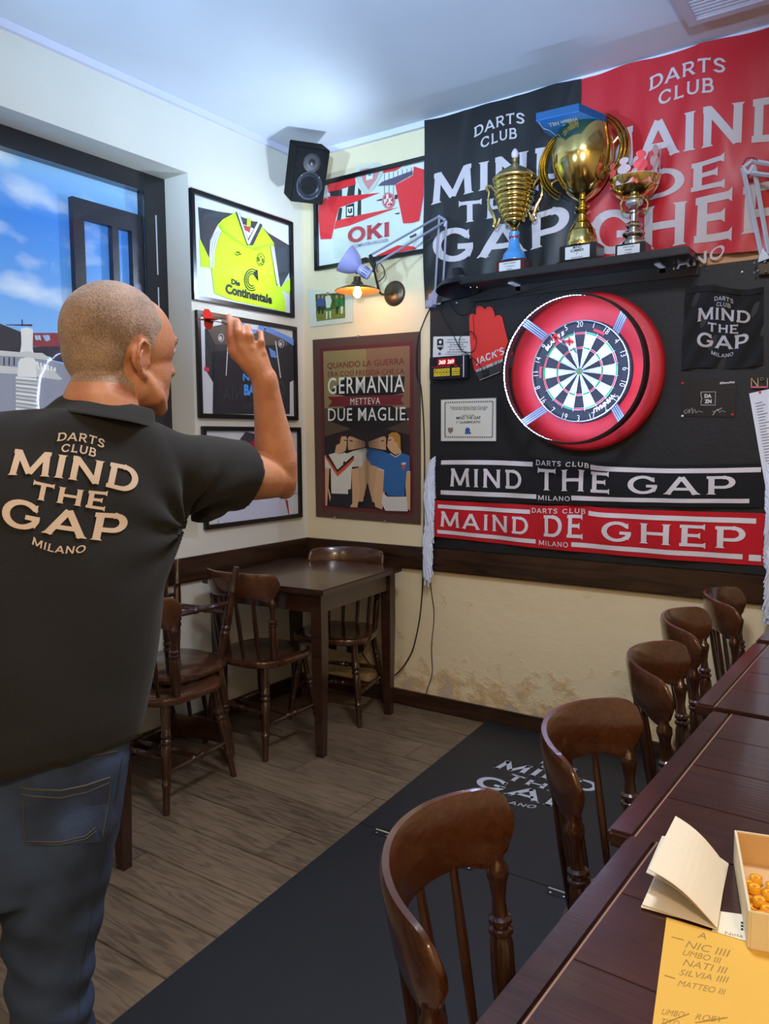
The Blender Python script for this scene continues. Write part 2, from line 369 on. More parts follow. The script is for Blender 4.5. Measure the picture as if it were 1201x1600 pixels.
def stroke(pts, wt, V, Fc, s0, s1, maxl=0.12):
    P = [Vector((p[0], p[1])) for p in pts]; Q = [P[0]]
    for a, b in zip(P, P[1:]):
        k = max(1, int((b-a).length/maxl))
        for i in range(1, k+1): Q.append(a.lerp(b, i/k))
    base = len(V)
    for i, q in enumerate(Q):
        d0 = (Q[i]-Q[i-1]).normalized() if i else None; d1 = (Q[i+1]-Q[i]).normalized() if i < len(Q)-1 else None
        if d0 is None: d = d1; k = 1
        elif d1 is None: d = d0; k = 1
        else: d = (d0+d1).normalized(); k = min(1.4, 1/max(0.5, d.dot(d0)))
        nn = Vector((-d.y, d.x)); ww = wt*(1.0+0.22*abs(d.y))
        V.append(q+nn*ww/2*k); V.append(q-nn*ww/2*k)
    for i in range(len(Q)-1): Fc.append((base+2*i, base+2*i+1, base+2*i+3, base+2*i+2))
    for flag, q, d in ((s0, Q[0], (Q[1]-Q[0]).normalized()), (s1, Q[-1], (Q[-2]-Q[-1]).normalized())):
        if not flag: continue
        if abs(d.y) > 0.5: ax = Vector((1, 0)); dn = Vector((0, 1 if d.y > 0 else -1))
        else: ax = Vector((0, 1)); dn = Vector((1 if d.x > 0 else -1, 0))
        e = wt*0.5+0.075; b2 = len(V)
        V += [q-ax*e, q+ax*e, q+ax*(wt*0.45)+dn*0.09, q-ax*(wt*0.45)+dn*0.09]; Fc.append((b2, b2+1, b2+2, b2+3))
def gtext(s, wt=0.15, gap=0.12):
    """wide serif capitals, returns verts (x in cap heights), faces, width"""
    V, Fc = [], []; x = 0
    for ch in s:
        wd, st = GL[ch]; n = len(V)
        for pts, a, b in st: stroke([(p[0]+x, p[1]) for p in pts], wt, V, Fc, a, b)
        x += wd+gap
    return V, Fc, x-gap
LOGO_ROWS = lambda a, b, lf=0: [('DARTS', .37, .083, .865+lf, .035), ('CLUB', .27, .083, .76+lf, .02), (a, 1.0, .235, .45, .05), (b[0], .60 if len(b[0]) == 3 else .42, .165, .245, .0), (b[1], .97, .27, -.06, -.02), ('MILANO', .42, .075, -.21, -.05)]
def logo(a='MIND', b=('THE', 'GAP'), lift=0, drop=0):
    """club lettering as 2D verts (unit = width of the big word, origin bottom centre), faces"""
    V, Fc = [], []
    for s, wd, hh, base, arch in LOGO_ROWS(a, b, lift):
        v, f, W_ = gtext(s, 0.17 if hh > .1 else 0.15); n = len(V)
        if s == 'MILANO': base -= drop
        for p in v:
            X = (p[0]/W_-0.5)*wd; k = 1-(2*X/wd)**2; ysc = hh*(1+0.10*(1-k) if hh > .1 else 1)
            if hh < .1 or a == s or b[1] == s: Y = base+p[1]*ysc+arch*k
            else: Y = base+p[1]*ysc
            V.append((X, Y))
        Fc += [tuple(i+n for i in q) for q in f]
    return V, Fc
def mapv(VF2, fn): return [fn(x, y) for x, y in VF2[0]], VF2[1]

# ================================================================== SETTING
H = 3.016; XR, YF = 4.6, -5.4
YW0, YW1, ZW0, ZW1, TH = -2.75, -0.832, 0.95, 2.703, 0.24
struct('wall_back', box(-0.3, XR+0.1, 0, 0.12, 0.81, H+0.1), M_wallB)
struct('wall_back_lower', box(-0.3, XR+0.1, 0, 0.12, -0.05, 0.81), M_wallD)
struct('wall_left', join(box(-TH, 0, YW1, 0, 0, H+.05), box(-TH, 0, YW0, YW1, ZW1, H+.05), box(-TH, 0, YW0, YW1, 0, ZW0), box(-TH, 0, YF, YW0, 0, H+.05)), M_wallL)
struct('wall_right', box(XR, XR+.1, YF, 0, 0, H+.05), M_wallB)
struct('wall_front', box(-TH, XR+.1, YF-.1, YF, 0, H+.05), M_wallB)
struct('ceiling', box(-TH-.1, XR+.1, YF-.1, 0.12, H, H+.1), M_ceil)
M_cove = mat('cove_paint', (0.82, 0.82, 0.88), 0.6)
struct('trim_1', box(0.0, XR, -0.022, 0, H-0.03, H), M_cove)
struct('trim_2', box(0.0, 0.022, YF, -0.022, H-0.03, H), M_cove)
struct('trim_3', box(0.0, XR, -0.026, 0, 0.752, 0.872, 0.006), M_rail)
M_raily = wood('rail_wood_side', (0.10, 0.055, 0.03), (0.25, 0.15, 0.08), rough=0.35, coat=0.3, axis=1, scale=0.8)
struct('trim_4', box(0.0, 0.026, YF, -0.026, 0.752, 0.872, 0.006), M_raily)
struct('baseboard_back', box(0.0, XR, -0.02, 0, 0, 0.082, 0.004), M_rail)
struct('baseboard_left', box(0.0, 0.02, YF, -0.02, 0, 0.082, 0.004), M_raily)
M_sub = mat('subfloor', (0.10, 0.075, 0.05), 0.8)
floor = struct('floor', box(-0.02, XR+.1, YF-.1, 0.12, -0.12, -0.012), M_sub)
# floor planks: each board an object
PL = {}
def plank(length, wd=0.197):
    k = round(length, 2)
    if k not in PL:
        V, Fc = box(-length/2+.001, length/2-.001, -wd/2+.0012, wd/2-.0012, -0.02, 0, 0.0022)
        me = meshdata('plank', V, Fc, M_plank); finish(me, 30); PL[k] = me
    return PL[k]
rnd = random.Random(3); row = 0; y = -0.02
while y > YF:
    x = -0.9*rnd.random(); yy = y-0.0985
    while x < XR:
        ln = rnd.choice([1.1, 1.4, 1.7]); x1 = x+ln
        if x1 > 0:
            o = bpy.data.objects.new('plank', plank(ln)); COL.objects.link(o); o.parent = floor
            o.location = ((x+x1)/2, yy, rnd.uniform(-.0006, .0006)); o.rotation_euler = (0, 0, PI if rnd.random() < .5 else 0)
        x = x1
    y -= 0.197

# window opening: dark frame, bars shaped as a window's reflection, and the printed sky and stadium behind the glass
M_win = mat('window_frame_dark', (0.10, 0.10, 0.12), 0.35, coat=0.3)
M_refl = mat('reflection_dark', (0.16, 0.17, 0.22), 0.4)
XM = -0.215
win = struct('window_1', join(box(XM-.02, XM+.05, YW0, YW1, ZW1-0.085, ZW1), box(XM-.02, XM+.05, YW1-.125, YW1, ZW0, ZW1-.085),
             box(XM-.02, XM+.05, YW0, YW0+.1, ZW0, ZW1-.085), box(XM-.02, XM+.05, YW0+.1, YW1-.125, ZW0, ZW0+.08)), M_win)
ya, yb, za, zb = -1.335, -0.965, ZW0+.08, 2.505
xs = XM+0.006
refl_bars = part('reflected_sash', join(box(xs, xs+.03, ya, ya+.055, za, zb), box(xs, xs+.03, yb-.06, yb, za, zb), box(xs, xs+.03, ya+.055, yb-.06, zb-.085, zb),
            box(xs, xs+.03, ya+.2, ya+.235, za, zb-.085), box(xs, xs+.03, ya+.055, yb-.06, za, za+.06)), M_refl, win)  # solid bars stand in for a window's reflection in the glass
part('reflected_pane', box(xs+.012, xs+.016, ya+.055, yb-.06, za+.06, zb-.085), M_glass, win)
part('window_pane', box(XM+.04, XM+.044, YW0+.1, YW1-.125, ZW0+.08, ZW1-.085), M_glass, win)
part('alarm_strip', join(*[box(XM+.05, XM+.053, YW1-.064, YW1-.058, z0_, z0_+.28) for z0_ in (1.9, 2.24)]), mat('strip_white', (.8, .82, .85), .4), win)

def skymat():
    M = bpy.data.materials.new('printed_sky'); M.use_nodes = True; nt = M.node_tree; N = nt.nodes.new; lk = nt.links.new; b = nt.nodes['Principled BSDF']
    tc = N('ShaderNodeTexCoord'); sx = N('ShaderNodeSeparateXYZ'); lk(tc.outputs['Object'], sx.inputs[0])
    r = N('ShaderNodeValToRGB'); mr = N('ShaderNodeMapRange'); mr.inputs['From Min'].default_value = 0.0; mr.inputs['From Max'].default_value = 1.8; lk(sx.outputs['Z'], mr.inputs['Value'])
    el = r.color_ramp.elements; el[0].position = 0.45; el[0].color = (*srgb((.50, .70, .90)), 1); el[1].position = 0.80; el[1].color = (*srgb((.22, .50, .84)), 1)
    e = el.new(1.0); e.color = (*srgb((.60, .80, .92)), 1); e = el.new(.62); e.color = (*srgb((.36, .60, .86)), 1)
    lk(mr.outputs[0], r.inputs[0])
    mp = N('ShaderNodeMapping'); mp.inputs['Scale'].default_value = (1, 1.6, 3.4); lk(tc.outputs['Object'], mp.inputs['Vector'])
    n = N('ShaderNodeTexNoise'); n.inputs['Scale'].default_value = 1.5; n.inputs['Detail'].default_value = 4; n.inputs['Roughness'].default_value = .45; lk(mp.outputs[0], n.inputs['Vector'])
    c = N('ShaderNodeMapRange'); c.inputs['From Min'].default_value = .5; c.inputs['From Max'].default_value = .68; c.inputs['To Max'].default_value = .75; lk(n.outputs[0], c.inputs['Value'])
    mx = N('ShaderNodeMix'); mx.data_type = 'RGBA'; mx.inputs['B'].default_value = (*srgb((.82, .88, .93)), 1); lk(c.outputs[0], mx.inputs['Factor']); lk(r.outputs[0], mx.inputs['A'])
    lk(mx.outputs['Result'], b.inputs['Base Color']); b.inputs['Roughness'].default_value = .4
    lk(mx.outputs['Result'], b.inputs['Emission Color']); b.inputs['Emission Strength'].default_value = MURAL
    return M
MURAL = 0.42  # emission added to brighten the print, no lamp behind it
mur = thing('stadium_print', 'large glowing print of blue sky and a concrete stadium behind the dark window frame', 'print', (XM, (YW0+YW1)/2, ZW0))
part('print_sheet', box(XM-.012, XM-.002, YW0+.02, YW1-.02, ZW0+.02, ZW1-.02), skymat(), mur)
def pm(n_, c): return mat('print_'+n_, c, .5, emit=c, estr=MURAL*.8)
WM = L(XM-.002)
def mp_(n_, pts, col, th): ppx(n_, cr(0, 440, 7.615, pts), WM, NL, th, col, mur)
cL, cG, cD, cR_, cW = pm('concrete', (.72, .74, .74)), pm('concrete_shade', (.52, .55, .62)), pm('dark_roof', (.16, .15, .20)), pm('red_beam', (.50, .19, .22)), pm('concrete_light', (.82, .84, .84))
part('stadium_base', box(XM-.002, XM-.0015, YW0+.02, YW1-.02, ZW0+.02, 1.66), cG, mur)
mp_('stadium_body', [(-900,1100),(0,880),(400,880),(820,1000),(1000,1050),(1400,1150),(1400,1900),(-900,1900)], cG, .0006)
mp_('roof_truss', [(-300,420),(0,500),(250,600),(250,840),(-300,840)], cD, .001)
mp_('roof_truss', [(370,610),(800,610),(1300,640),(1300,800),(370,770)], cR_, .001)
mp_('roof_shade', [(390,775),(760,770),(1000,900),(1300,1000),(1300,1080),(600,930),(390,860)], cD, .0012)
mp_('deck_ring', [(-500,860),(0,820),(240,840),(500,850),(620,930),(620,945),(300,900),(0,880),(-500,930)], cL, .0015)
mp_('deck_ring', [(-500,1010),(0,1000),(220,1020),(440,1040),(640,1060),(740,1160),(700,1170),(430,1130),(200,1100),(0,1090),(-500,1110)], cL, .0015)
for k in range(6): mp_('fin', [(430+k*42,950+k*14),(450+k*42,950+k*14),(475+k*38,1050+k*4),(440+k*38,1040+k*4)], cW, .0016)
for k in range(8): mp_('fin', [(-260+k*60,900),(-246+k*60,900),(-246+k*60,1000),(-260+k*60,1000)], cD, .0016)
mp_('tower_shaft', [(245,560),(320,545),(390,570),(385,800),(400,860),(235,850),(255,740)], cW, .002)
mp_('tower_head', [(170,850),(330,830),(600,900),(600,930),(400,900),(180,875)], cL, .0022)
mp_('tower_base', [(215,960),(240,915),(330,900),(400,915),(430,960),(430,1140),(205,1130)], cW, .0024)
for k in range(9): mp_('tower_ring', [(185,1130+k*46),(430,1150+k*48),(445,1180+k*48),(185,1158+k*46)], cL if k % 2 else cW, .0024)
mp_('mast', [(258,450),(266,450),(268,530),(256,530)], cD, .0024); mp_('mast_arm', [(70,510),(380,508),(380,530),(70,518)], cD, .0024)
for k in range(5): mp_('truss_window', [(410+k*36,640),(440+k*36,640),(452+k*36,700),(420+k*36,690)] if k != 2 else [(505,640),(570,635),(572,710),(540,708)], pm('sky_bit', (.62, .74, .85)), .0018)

# ================================================================== BACK WALL: panel, banners, shelf
panel = single('display_board', box(0.85, 2.62, -0.022, -0.002, 0.875, 2.137, 0.002), M_black, 'large matt black board on the wall carrying the dartboard and the club souvenirs', 'board')
for (u, v) in [(713,473),(1159,425)]:
    p = on(u, v, 1, -.022); part('screw', sphere(p, (.006, .003, .006), 10, 6), M_screw, panel, smooth=True)
struct('trim_5', box(2.06, 2.62, -0.018, 0, 2.137, 2.168, 0.002), wood('pine_strip', (.55, .36, .20), (.75, .54, .33), .4, .1, 0))

def ripple(x, z, s=0.0):
    top = max(0, min(1, (z-2.1)/.9))
    pins = sum(.007*math.exp(-((x-px_-(3.0-z)*k_)/.022)**2)*math.exp(-(3.0-z)/.35) for px_, k_ in ((.84,.3),(1.05,-.2),(1.32,.15),(1.60,-.35),(1.66,.35),(1.90,.1),(2.13,-.22),(2.13,.25),(2.38,-.1)))
    return 0.012*math.sin(x*9+s+z*2.3)+0.008*math.sin(x*21+z*6+s)+0.006*math.sin(x*37-z*10+s)*(1-top*.5)+pins
def banner(name, label, x0, x1, zb0, zb1, m_, lf, lcx, lz, lw, sq):
    t = thing(name, label, 'banner', (x0, -.03, 2.13), 'club banners hanging above the dartboard')
    def f(s, r):
        x = x0+(x1-x0)*s; zt = 3.004+.004*math.sin(x*18); zb = zb0+(zb1-zb0)*s+.006*math.sin(x*13)
        z = zb+(zt-zb)*r; return Vector((x, -.036-ripple(x, z, x0)*(1-.6*r), z))
    part('cloth', sheet(grid(110, 60, f), Vector((0, .003, 0))), m_, t, smooth=True)
    def q(X, Y):
        x = lcx+X*lw; z = lz+Y*sq*lw
        zt = 3.0; zb = zb0+(zb1-zb0)*(x-x0)/(x1-x0); r = (z-zb)/(zt-zb)
        return Vector((x, -.0388-ripple(x, z, x0)*(1-.6*r), z))
    part('lettering', mapv(lf, q), mat('banner_print', (.74, .70, .71), .6), t)
    return t
M_bblk = mat('black_satin', (.055, .06, .07), .38, bump=.1, bump_scale=9, sheen=.2)
M_bred = mat('red_satin', (.72, .08, .13), .42, bump=.1, bump_scale=9, sheen=.2)
def rescale(lf): return lf
banner('club_banner', 'black satin banner with grey club lettering behind the gold trophies', 0.83, 1.632, 2.10, 2.20, M_bblk, logo(lift=.09, drop=.10), 1.235, 2.345, 0.72, 0.76)
banner('club_banner', 'red satin banner with grey lettering, right of the black one', 1.632, 2.50, 2.215, 2.16, M_bred, logo('MAIND', ('DE', 'GHEP'), .06, -.03), 2.075, 2.28, 0.80, 0.80)

M_shelf = mat('shelf_black', (.075, .065, .075), .35, coat=.3)
sh = thing('trophy_shelf', 'black wooden shelf above the dartboard holding three trophies', 'shelf', (1.6, -.02, 2.15))
part('shelf_board', box(1.13, 2.145, -0.225, -0.038, 2.150, 2.182, .003), M_shelf, sh)
part('back_rail', box(1.08, 2.145, -0.038, -0.024, 2.10, 2.182, .002), M_shelf, sh)
for x in (1.34, 2.0):
    part('bracket', join(box(x-.012, x+.012, -.12, -.038, 2.145, 2.150), box(x-.012, x+.012, -.038, -.03, 2.125, 2.144)), mat('bracket_white', (.8, .8, .82), .4), sh)

# ------------------------------------------------------------------ trophies
ZS = 2.182
def plaque(root, x0, x1, yf, z0, z1, lines, bigs=()):
    p = part('plaque', box(x0, x1, yf-.002, yf, z0, z1), mat('plaque_silver', (.78, .78, .78), .45, .1), root)
    h = z1-z0; n = len(lines)
    for i, (s, hh) in enumerate(lines):
        zc = z1-h*(i+.85)/n; V, Fc, a = ftext(s, bold=.02); wd = min((x1-x0)*.8, hh*h*a); xc = (x0+x1)/2
        part('plaque_text', ([Vector((xc+(X-.5)*wd, yf-.0025, zc+Y*hh*h)) for X, Y in V], Fc), M_ink2, p)
def handle(root, pts, R, m_, n=8, sx=1, sy=1):
    part('handle', tube(bez(pts, 8), R if isinstance(R, float) else None or R, n, True, sx, sy), m_, root, smooth=True)
c = Vector((1.365, -.135, ZS))
t1 = thing('trophy_cup', 'lidded gold cup with blue ceramic stem and wine red base, leftmost on the shelf', 'trophy', c, 'trophies on the shelf')
part('base', box(c.x-.068, c.x+.068, c.y-.045, c.y+.045, ZS, ZS+.058, .004), mat('wine_base', (.30, .05, .07), .25, coat=.5), t1)
plaque(t1, c.x-.052, c.x+.052, c.y-.045, ZS+.010, ZS+.048, [('DARTS TORNEO', .16), ('1° CLASSIFICATO', .14), ('MILANO', .14)])
c1 = c+Vector((0, 0, .058))
part('stem', lathe([(.056,0),(.056,.008),(.052,.014),(.052,.022),(.044,.036),(.030,.052),(.022,.085),(.020,.11),(.024,.118),(.024,.128)], c1, 40), mat('blue_ceramic', (.25, .52, .76), .2, coat=.5), t1, smooth=True)
part('stem_band', lathe([(.0245,.100),(.0245,.108)], c1, 32), mat('red_enamel', (.6, .12, .12), .3), t1, smooth=True)
prof = [(.014,.128),(.018,.136),(.014,.146),(.020,.154),(.030,.165)]
for i in range(9):
    z = .168+i*.020; r = .034+.056*math.sin(min(1, (i+1)/8.5)*PI/2); prof += [(r-.001, z), (r+.004, z+.008), (r+.004, z+.013), (r, z+.019)]
prof += [(.094,.350),(.096,.356)]
part('bowl', lathe(prof, c1, 48), M_gold, t1, smooth=True)
part('lid', lathe([(.100,.356),(.100,.362),(.092,.370),(.075,.386),(.050,.402),(.026,.416),(.012,.424),(.008,.436),(.014,.444),(.008,.452)], c1, 48), M_golds, t1, smooth=True)
part('finial', lathe([(.010,.452),(.016,.460),(.016,.474),(.010,.486),(.004,.492)], c1, 20), mat('crystal_finial', (.80, .76, .86), .15), t1, smooth=True)
for s in (-1, 1):
    pts = [c1+Vector((s*a, 0, b)) for a, b in [(.088,.31),(.105,.335),(.128,.352),(.142,.345),(.128,.325),(.132,.295),(.128,.26),(.106,.225),(.096,.19),(.104,.17),(.088,.165),(.072,.20)]]
    n = len(bez(pts, 8)); handle(t1, pts, [.0035+.0045*abs(math.sin(PI*i/n*2.3)) for i in range(n)], M_gold)

c = Vector((1.683, -.135, ZS))
t2 = thing('trophy_cup', 'tallest gold cup with wing handles and a blue foam sign in its mouth', 'trophy', c, 'trophies on the shelf')
part('base', join(box(c.x-.092, c.x+.092, c.y-.06, c.y+.06, ZS, ZS+.012, .003), box(c.x-.082, c.x+.082, c.y-.052, c.y+.052, ZS+.012, ZS+.078, .003)), mat('black_marble', (.05, .05, .055), .2, coat=.5), t2)
plaque(t2, c.x-.054, c.x+.054, c.y-.052, ZS+.018, ZS+.07, [('MIND', .22), ('SUMMER', .22), ('1°', .2), ('MILANO DARTS', .1)])
c2 = c+Vector((0, 0, .078))
part('stem', lathe([(r, z*.78) for r, z in [(.064,0),(.066,.02),(.062,.05),(.054,.08),(.056,.084),(.048,.10),(.038,.12),(.040,.124),(.026,.145),(.019,.17),(.028,.178),(.034,.186),(.026,.194),(.022,.205),(.030,.214),(.020,.226),(.016,.238),(.022,.248)]], c2, 48), M_gold, t2, smooth=True)
prof2 = [(.016,.190),(.040,.203),(.070,.228),(.096,.262),(.116,.300),(.128,.338),(.1325,.372),(.1305,.408),(.122,.445),(.110,.482)]
part('bowl', lathe(prof2+[(r-.002, z) for r, z in reversed(prof2[1:])]+[(.0, .196)], c2, 56, cap=False), M_gold, t2, smooth=True)
for s in (-1, 1):
    for k, off in enumerate((0, .014, .028)):
        arc = []
        for i in range(17):
            q = i/16; ang_ = math.radians(-52+104*q+(6 if s > 0 else -2)); R2 = .205-off
            arc.append(c2+Vector((s*(R2*math.cos(ang_)-.010), -.006*k, .355+(R2*.84)*math.sin(ang_)+(.025 if s > 0 else 0))))
        part('handle', tube(arc, [.005+.005*math.sin(PI*(i+1)/18) for i in range(17)], 6, True, 1.7, .7), M_gold, t2, smooth=True)
    part('handle_bracket', tube([c2+Vector((s*.125, 0, .40)), c2+Vector((s*.168, 0, .44))], .006, 8), M_gold, t2, smooth=True)
    part('handle_bracket', tube([c2+Vector((s*.112, 0, .30)), c2+Vector((s*.150, 0, .285))], .006, 8), M_gold, t2, smooth=True)

c = Vector((1.905, -.135, ZS))
t3 = thing('trophy_cup', 'small gold bowl trophy on a beaded silver stem with black base, rightmost on the shelf', 'trophy', c, 'trophies on the shelf')
part('base', box(c.x-.062, c.x+.062, c.y-.045, c.y+.045, ZS, ZS+.052, .003), mat('black_marble', (0, 0, 0)), t3)
plaque(t3, c.x-.052, c.x+.040, c.y-.045, ZS+.008, ZS+.044, [('DARTS CLUB', .16), ('TROFEO', .16), ('2° POSTO', .14)])
c3 = c+Vector((0, 0, .052))
V_, F_ = lathe([(.044,0),(.046,.01),(.040,.018),(.030,.024),(.044,.036),(.046,.046),(.036,.056),(.022,.062),(.032,.072),(.034,.08),(.026,.09),(.014,.096),(.013,.125),(.022,.130),(.022,.136)], c3, 40)
part('stem', (V_, F_), M_silver, t3, smooth=True)
for a in range(4):
    an = a*PI/2+.6; d = Vector((math.cos(an), math.sin(an), 0))
    part('arm', tube(bez([c3+d*.012+Vector((0,0,.13)), c3+d*.045+Vector((0,0,.135)), c3+d*.056+Vector((0,0,.165)), c3+d*.046+Vector((0,0,.188))], 6), .004, 6), M_gold, t3, smooth=True)
part('pearl', sphere(c3+Vector((0,0,.170)), (.036,.036,.018), 20, 10), mat('pearl_disc', (.75, .74, .76), .25, .6), t3, smooth=True)
part('bowl', lathe([(.0,.180),(.040,.184),(.070,.199),(.092,.224),(.1045,.262),(.1025,.262),(.090,.227),(.068,.203),(.0,.186)], c3, 48, cap=False), M_gold, t3, smooth=True)
crown = thing('paper_crown', 'clear and pink club shaped paper crown standing in the rightmost trophy bowl', 'crown', c3+Vector((0,0,.226)))
mp1, mp2 = mat('crown_red', (.88, .30, .33), .4), mat('crown_clear', (.78, .68, .69), .3)
for k in range(9):
    a0 = 2*PI*k/9+.35; hh = .075+.06*(1+math.sin(a0+.6))/2; R_ = .0975
    def cp(s, z, a0=a0, R_=R_): a = a0+s/R_; return c3+Vector((R_*math.cos(a), R_*math.sin(a), .226+z))
    sh_ = [(.034,0),(.035,.02),(.029,.034),(.013,.042),(.013,.050),(.026,.057),(.030,.069),(.025,.082),(.011,.089),(.012,.096),(.019,.102),(.021,.112),(.014,.121)]
    kz = hh/.095; out = [(w_, z*kz) for w_, z in sh_]+[(0, .125*kz)]+[(-w_, z*kz) for w_, z in reversed(sh_)]
    P = [cp(*q) for q in out]; nrm = Vector((math.cos(a0), math.sin(a0), 0))*.0012
    part('crown_point', prism(P, nrm), mp1 if k % 2 else mp2, crown)
part('crown_band', lathe([(.0925,.230),(.0985,.266)], c3, 40, cap=False), mp2, crown)

# blue foam sign lying across the mouth of the big cup, printed underside to the room
ZF = ZS+.078+.4845
fs = thing('foam_sign', 'blue foam sign with white drawing lying across the mouth of the tallest cup', 'sign', (c2.x, c2.y, ZF))
fm = mat('foam_blue', (.08, .46, .80), .6); fm2 = mat('foam_blue_dark', (.05, .30, .50), .7)
ol = [Zp(ZF)(*p) for p in [(837,189.5),(904,174),(946,192),(936,203),(925,212),(905,224),(885,226),(866,217),(850,206),(845,198)]]
part('foam_body', prism([v+Vector((0,0,.002)) for v in ol], Vector((0, 0, .030))), fm2, fs)
part('printed_face', prism(ol, Vector((0, 0, .002))), fm, fs)
FT = Zp(ZF-.0006)
part('sign_text', fpx('William HILL', FT, (902,183), (856,193), (903,189), bold=.03), M_ink, fs)
part('sign_text', fpx('ALLY PALLY', FT, (935,205), (890,209), (934,211), bold=.0), M_ink, fs)
def loop_(pts): 
    P = bez([FT(*p) for p in pts], 5); part('sign_drawing', tube(P, .0016, 5), M_ink, fs)
loop_([(842,191),(848,200),(858,204),(868,212)]); loop_([(872,206),(882,195),(890,204),(880,210),(894,198),(903,205),(898,211),(912,196),(920,204),(928,195),(938,200)])
# ================================================================== DARTBOARD
BC = Vector((1.668, -.098, 1.73))
db = thing('dartboard', 'bristle dartboard in a red foam surround on the black board', 'dartboard', (BC.x, -.03, BC.z-.35))
def ringmesh(r0, r1, y0, y1, n=96, rb=.0):
    prof = [(r0, y0), (r1-rb, y0), (r1, y0+rb*.6), (r1, y1), (r0, y1)]
    V, Fc = [], []; k = len(prof)
    for i in range(n):
        a = 2*PI*i/n
        for r, y in prof: V.append(Vector((BC.x+r*math.sin(a), y, BC.z+r*math.cos(a))))
    for i in range(n):
        j = (i+1) % n
        for q in range(k): Fc.append((i*k+q, i*k+(q+1)%k, j*k+(q+1)%k, j*k+q))
    return V, Fc
M_foam = mat('surround_red', (.70, .06, .12), .55, bump=.08, bump_scale=200)
part('surround', ringmesh(.2275, .352, -.062, -.024, 96, .018), M_foam, db, smooth=True, sharp=60)
part('board_body', ringmesh(.0001, .2255, -.096, -.03), mat('board_black', (.10, .11, .15), .85, noise_amt=.3, noise_scale=90), db)
SEG = [('seg_black', (.09, .10, .14)), ('seg_white', (.73, .73, .72)), ('seg_red', (.80, .16, .18)), ('seg_green', (.05, .55, .33))]
SM = [mat(n_, c_, .8, noise_amt=.12, noise_scale=120) for n_, c_ in SEG]
def sector(r0, r1, a0, a1, y, n=4):
    V, Fc = [], []
    for i in range(n+1):
        a = math.radians(a0+(a1-a0)*i/n)
        for r in (r0, r1): V.append(Vector((BC.x+r*math.sin(a), y, BC.z+r*math.cos(a))))
    for i in range(n): Fc.append((2*i, 2*i+1, 2*i+3, 2*i+2))
    return sheet((V, Fc), Vector((0, .004, 0)))
for k in range(20):
    a0, a1 = k*18-9, k*18+9; dk = k % 2 == 0
    for r0, r1, c_ in ((.0159,.099,0 if dk else 1), (.107,.162,0 if dk else 1), (.099,.107,2 if dk else 3), (.162,.170,2 if dk else 3)):
        part('segment', sector(r0, r1, a0+.15, a1-.15, -.0985), SM[c_], db)
part('outer_bull', ringmesh(.00635, .0159, -.0995, -.094, 24), SM[3], db); part('bullseye', ringmesh(.0001, .00635, -.1005, -.094, 16), SM[2], db)
M_wire = mat('spider_wire', (.72, .74, .78), .3, .9)
def circ(r, y, rad, n=96): 
    V, Fc = tube([Vector((BC.x+r*math.sin(2*PI*i/n), y, BC.z+r*math.cos(2*PI*i/n))) for i in range(n+1)], rad, 6, False); return V, Fc
part('spider', join(*[circ(r, -.1005, .0006, 64) for r in (.0159,.099,.107,.162,.170)], *[tube([Vector((BC.x+r*math.sin(math.radians(k*18-9)), -.1005, BC.z+r*math.cos(math.radians(k*18-9)))) for r in (.0159,.178)], .0006, 4) for k in range(20)]), M_wire, db)
nr = part('number_ring', circ(.2205, -.105, .0022), M_wire, db, smooth=True)
for k, n_ in enumerate([20,1,18,4,13,6,10,15,2,17,3,19,7,16,8,11,14,9,12,5]):
    a = math.radians(k*18); V, Fc, asp = ftext(str(n_), bold=-.02); hh = .024; wd = hh*asp*.85; flip = k in (7, 8, 9, 10, 11, 12, 13)
    P = []
    for X, Y in V:
        x = (X-.5)*wd; z = (Y-.5)*hh
        if flip: x, z = -x, -z
        r = .205+z; P.append(Vector((BC.x+r*math.sin(a)+x*math.cos(a), -.105, BC.z+r*math.cos(a)-x*math.sin(a))))
    part('number', (P, Fc), M_ink, nr)
def arctext(s, ang, r, hh, sweep, root, m_, flip=False):
    V, Fc, asp = ftext(s, bold=.04, shear=.2); P = []
    for X, Y in V:
        a = math.radians(ang+(X-.5)*sweep*(-1 if flip else 1)); rr = r+(Y-.5)*hh*(-1 if flip else 1)
        P.append(Vector((BC.x+rr*math.sin(a), -.0968, BC.z+rr*math.cos(a))))
    part('maker_text', (P, Fc), m_, root)
arctext('BLADE 5', -40, .190, .017, 34, db, M_ink); arctext('WINMAU', 143, .187, .019, 34, db, M_ink)
for an in (27, -88): part('maker_badge', prism([Vector((BC.x+r*math.sin(math.radians(an+d)), -.096, BC.z+r*math.cos(math.radians(an+d)))) for d, r in [(-8,.181),(0,.181),(8,.181),(8,.192),(0,.192),(-8,.192)]], NB*.001), mat('badge_red', (.8, .15, .2), .5), db)
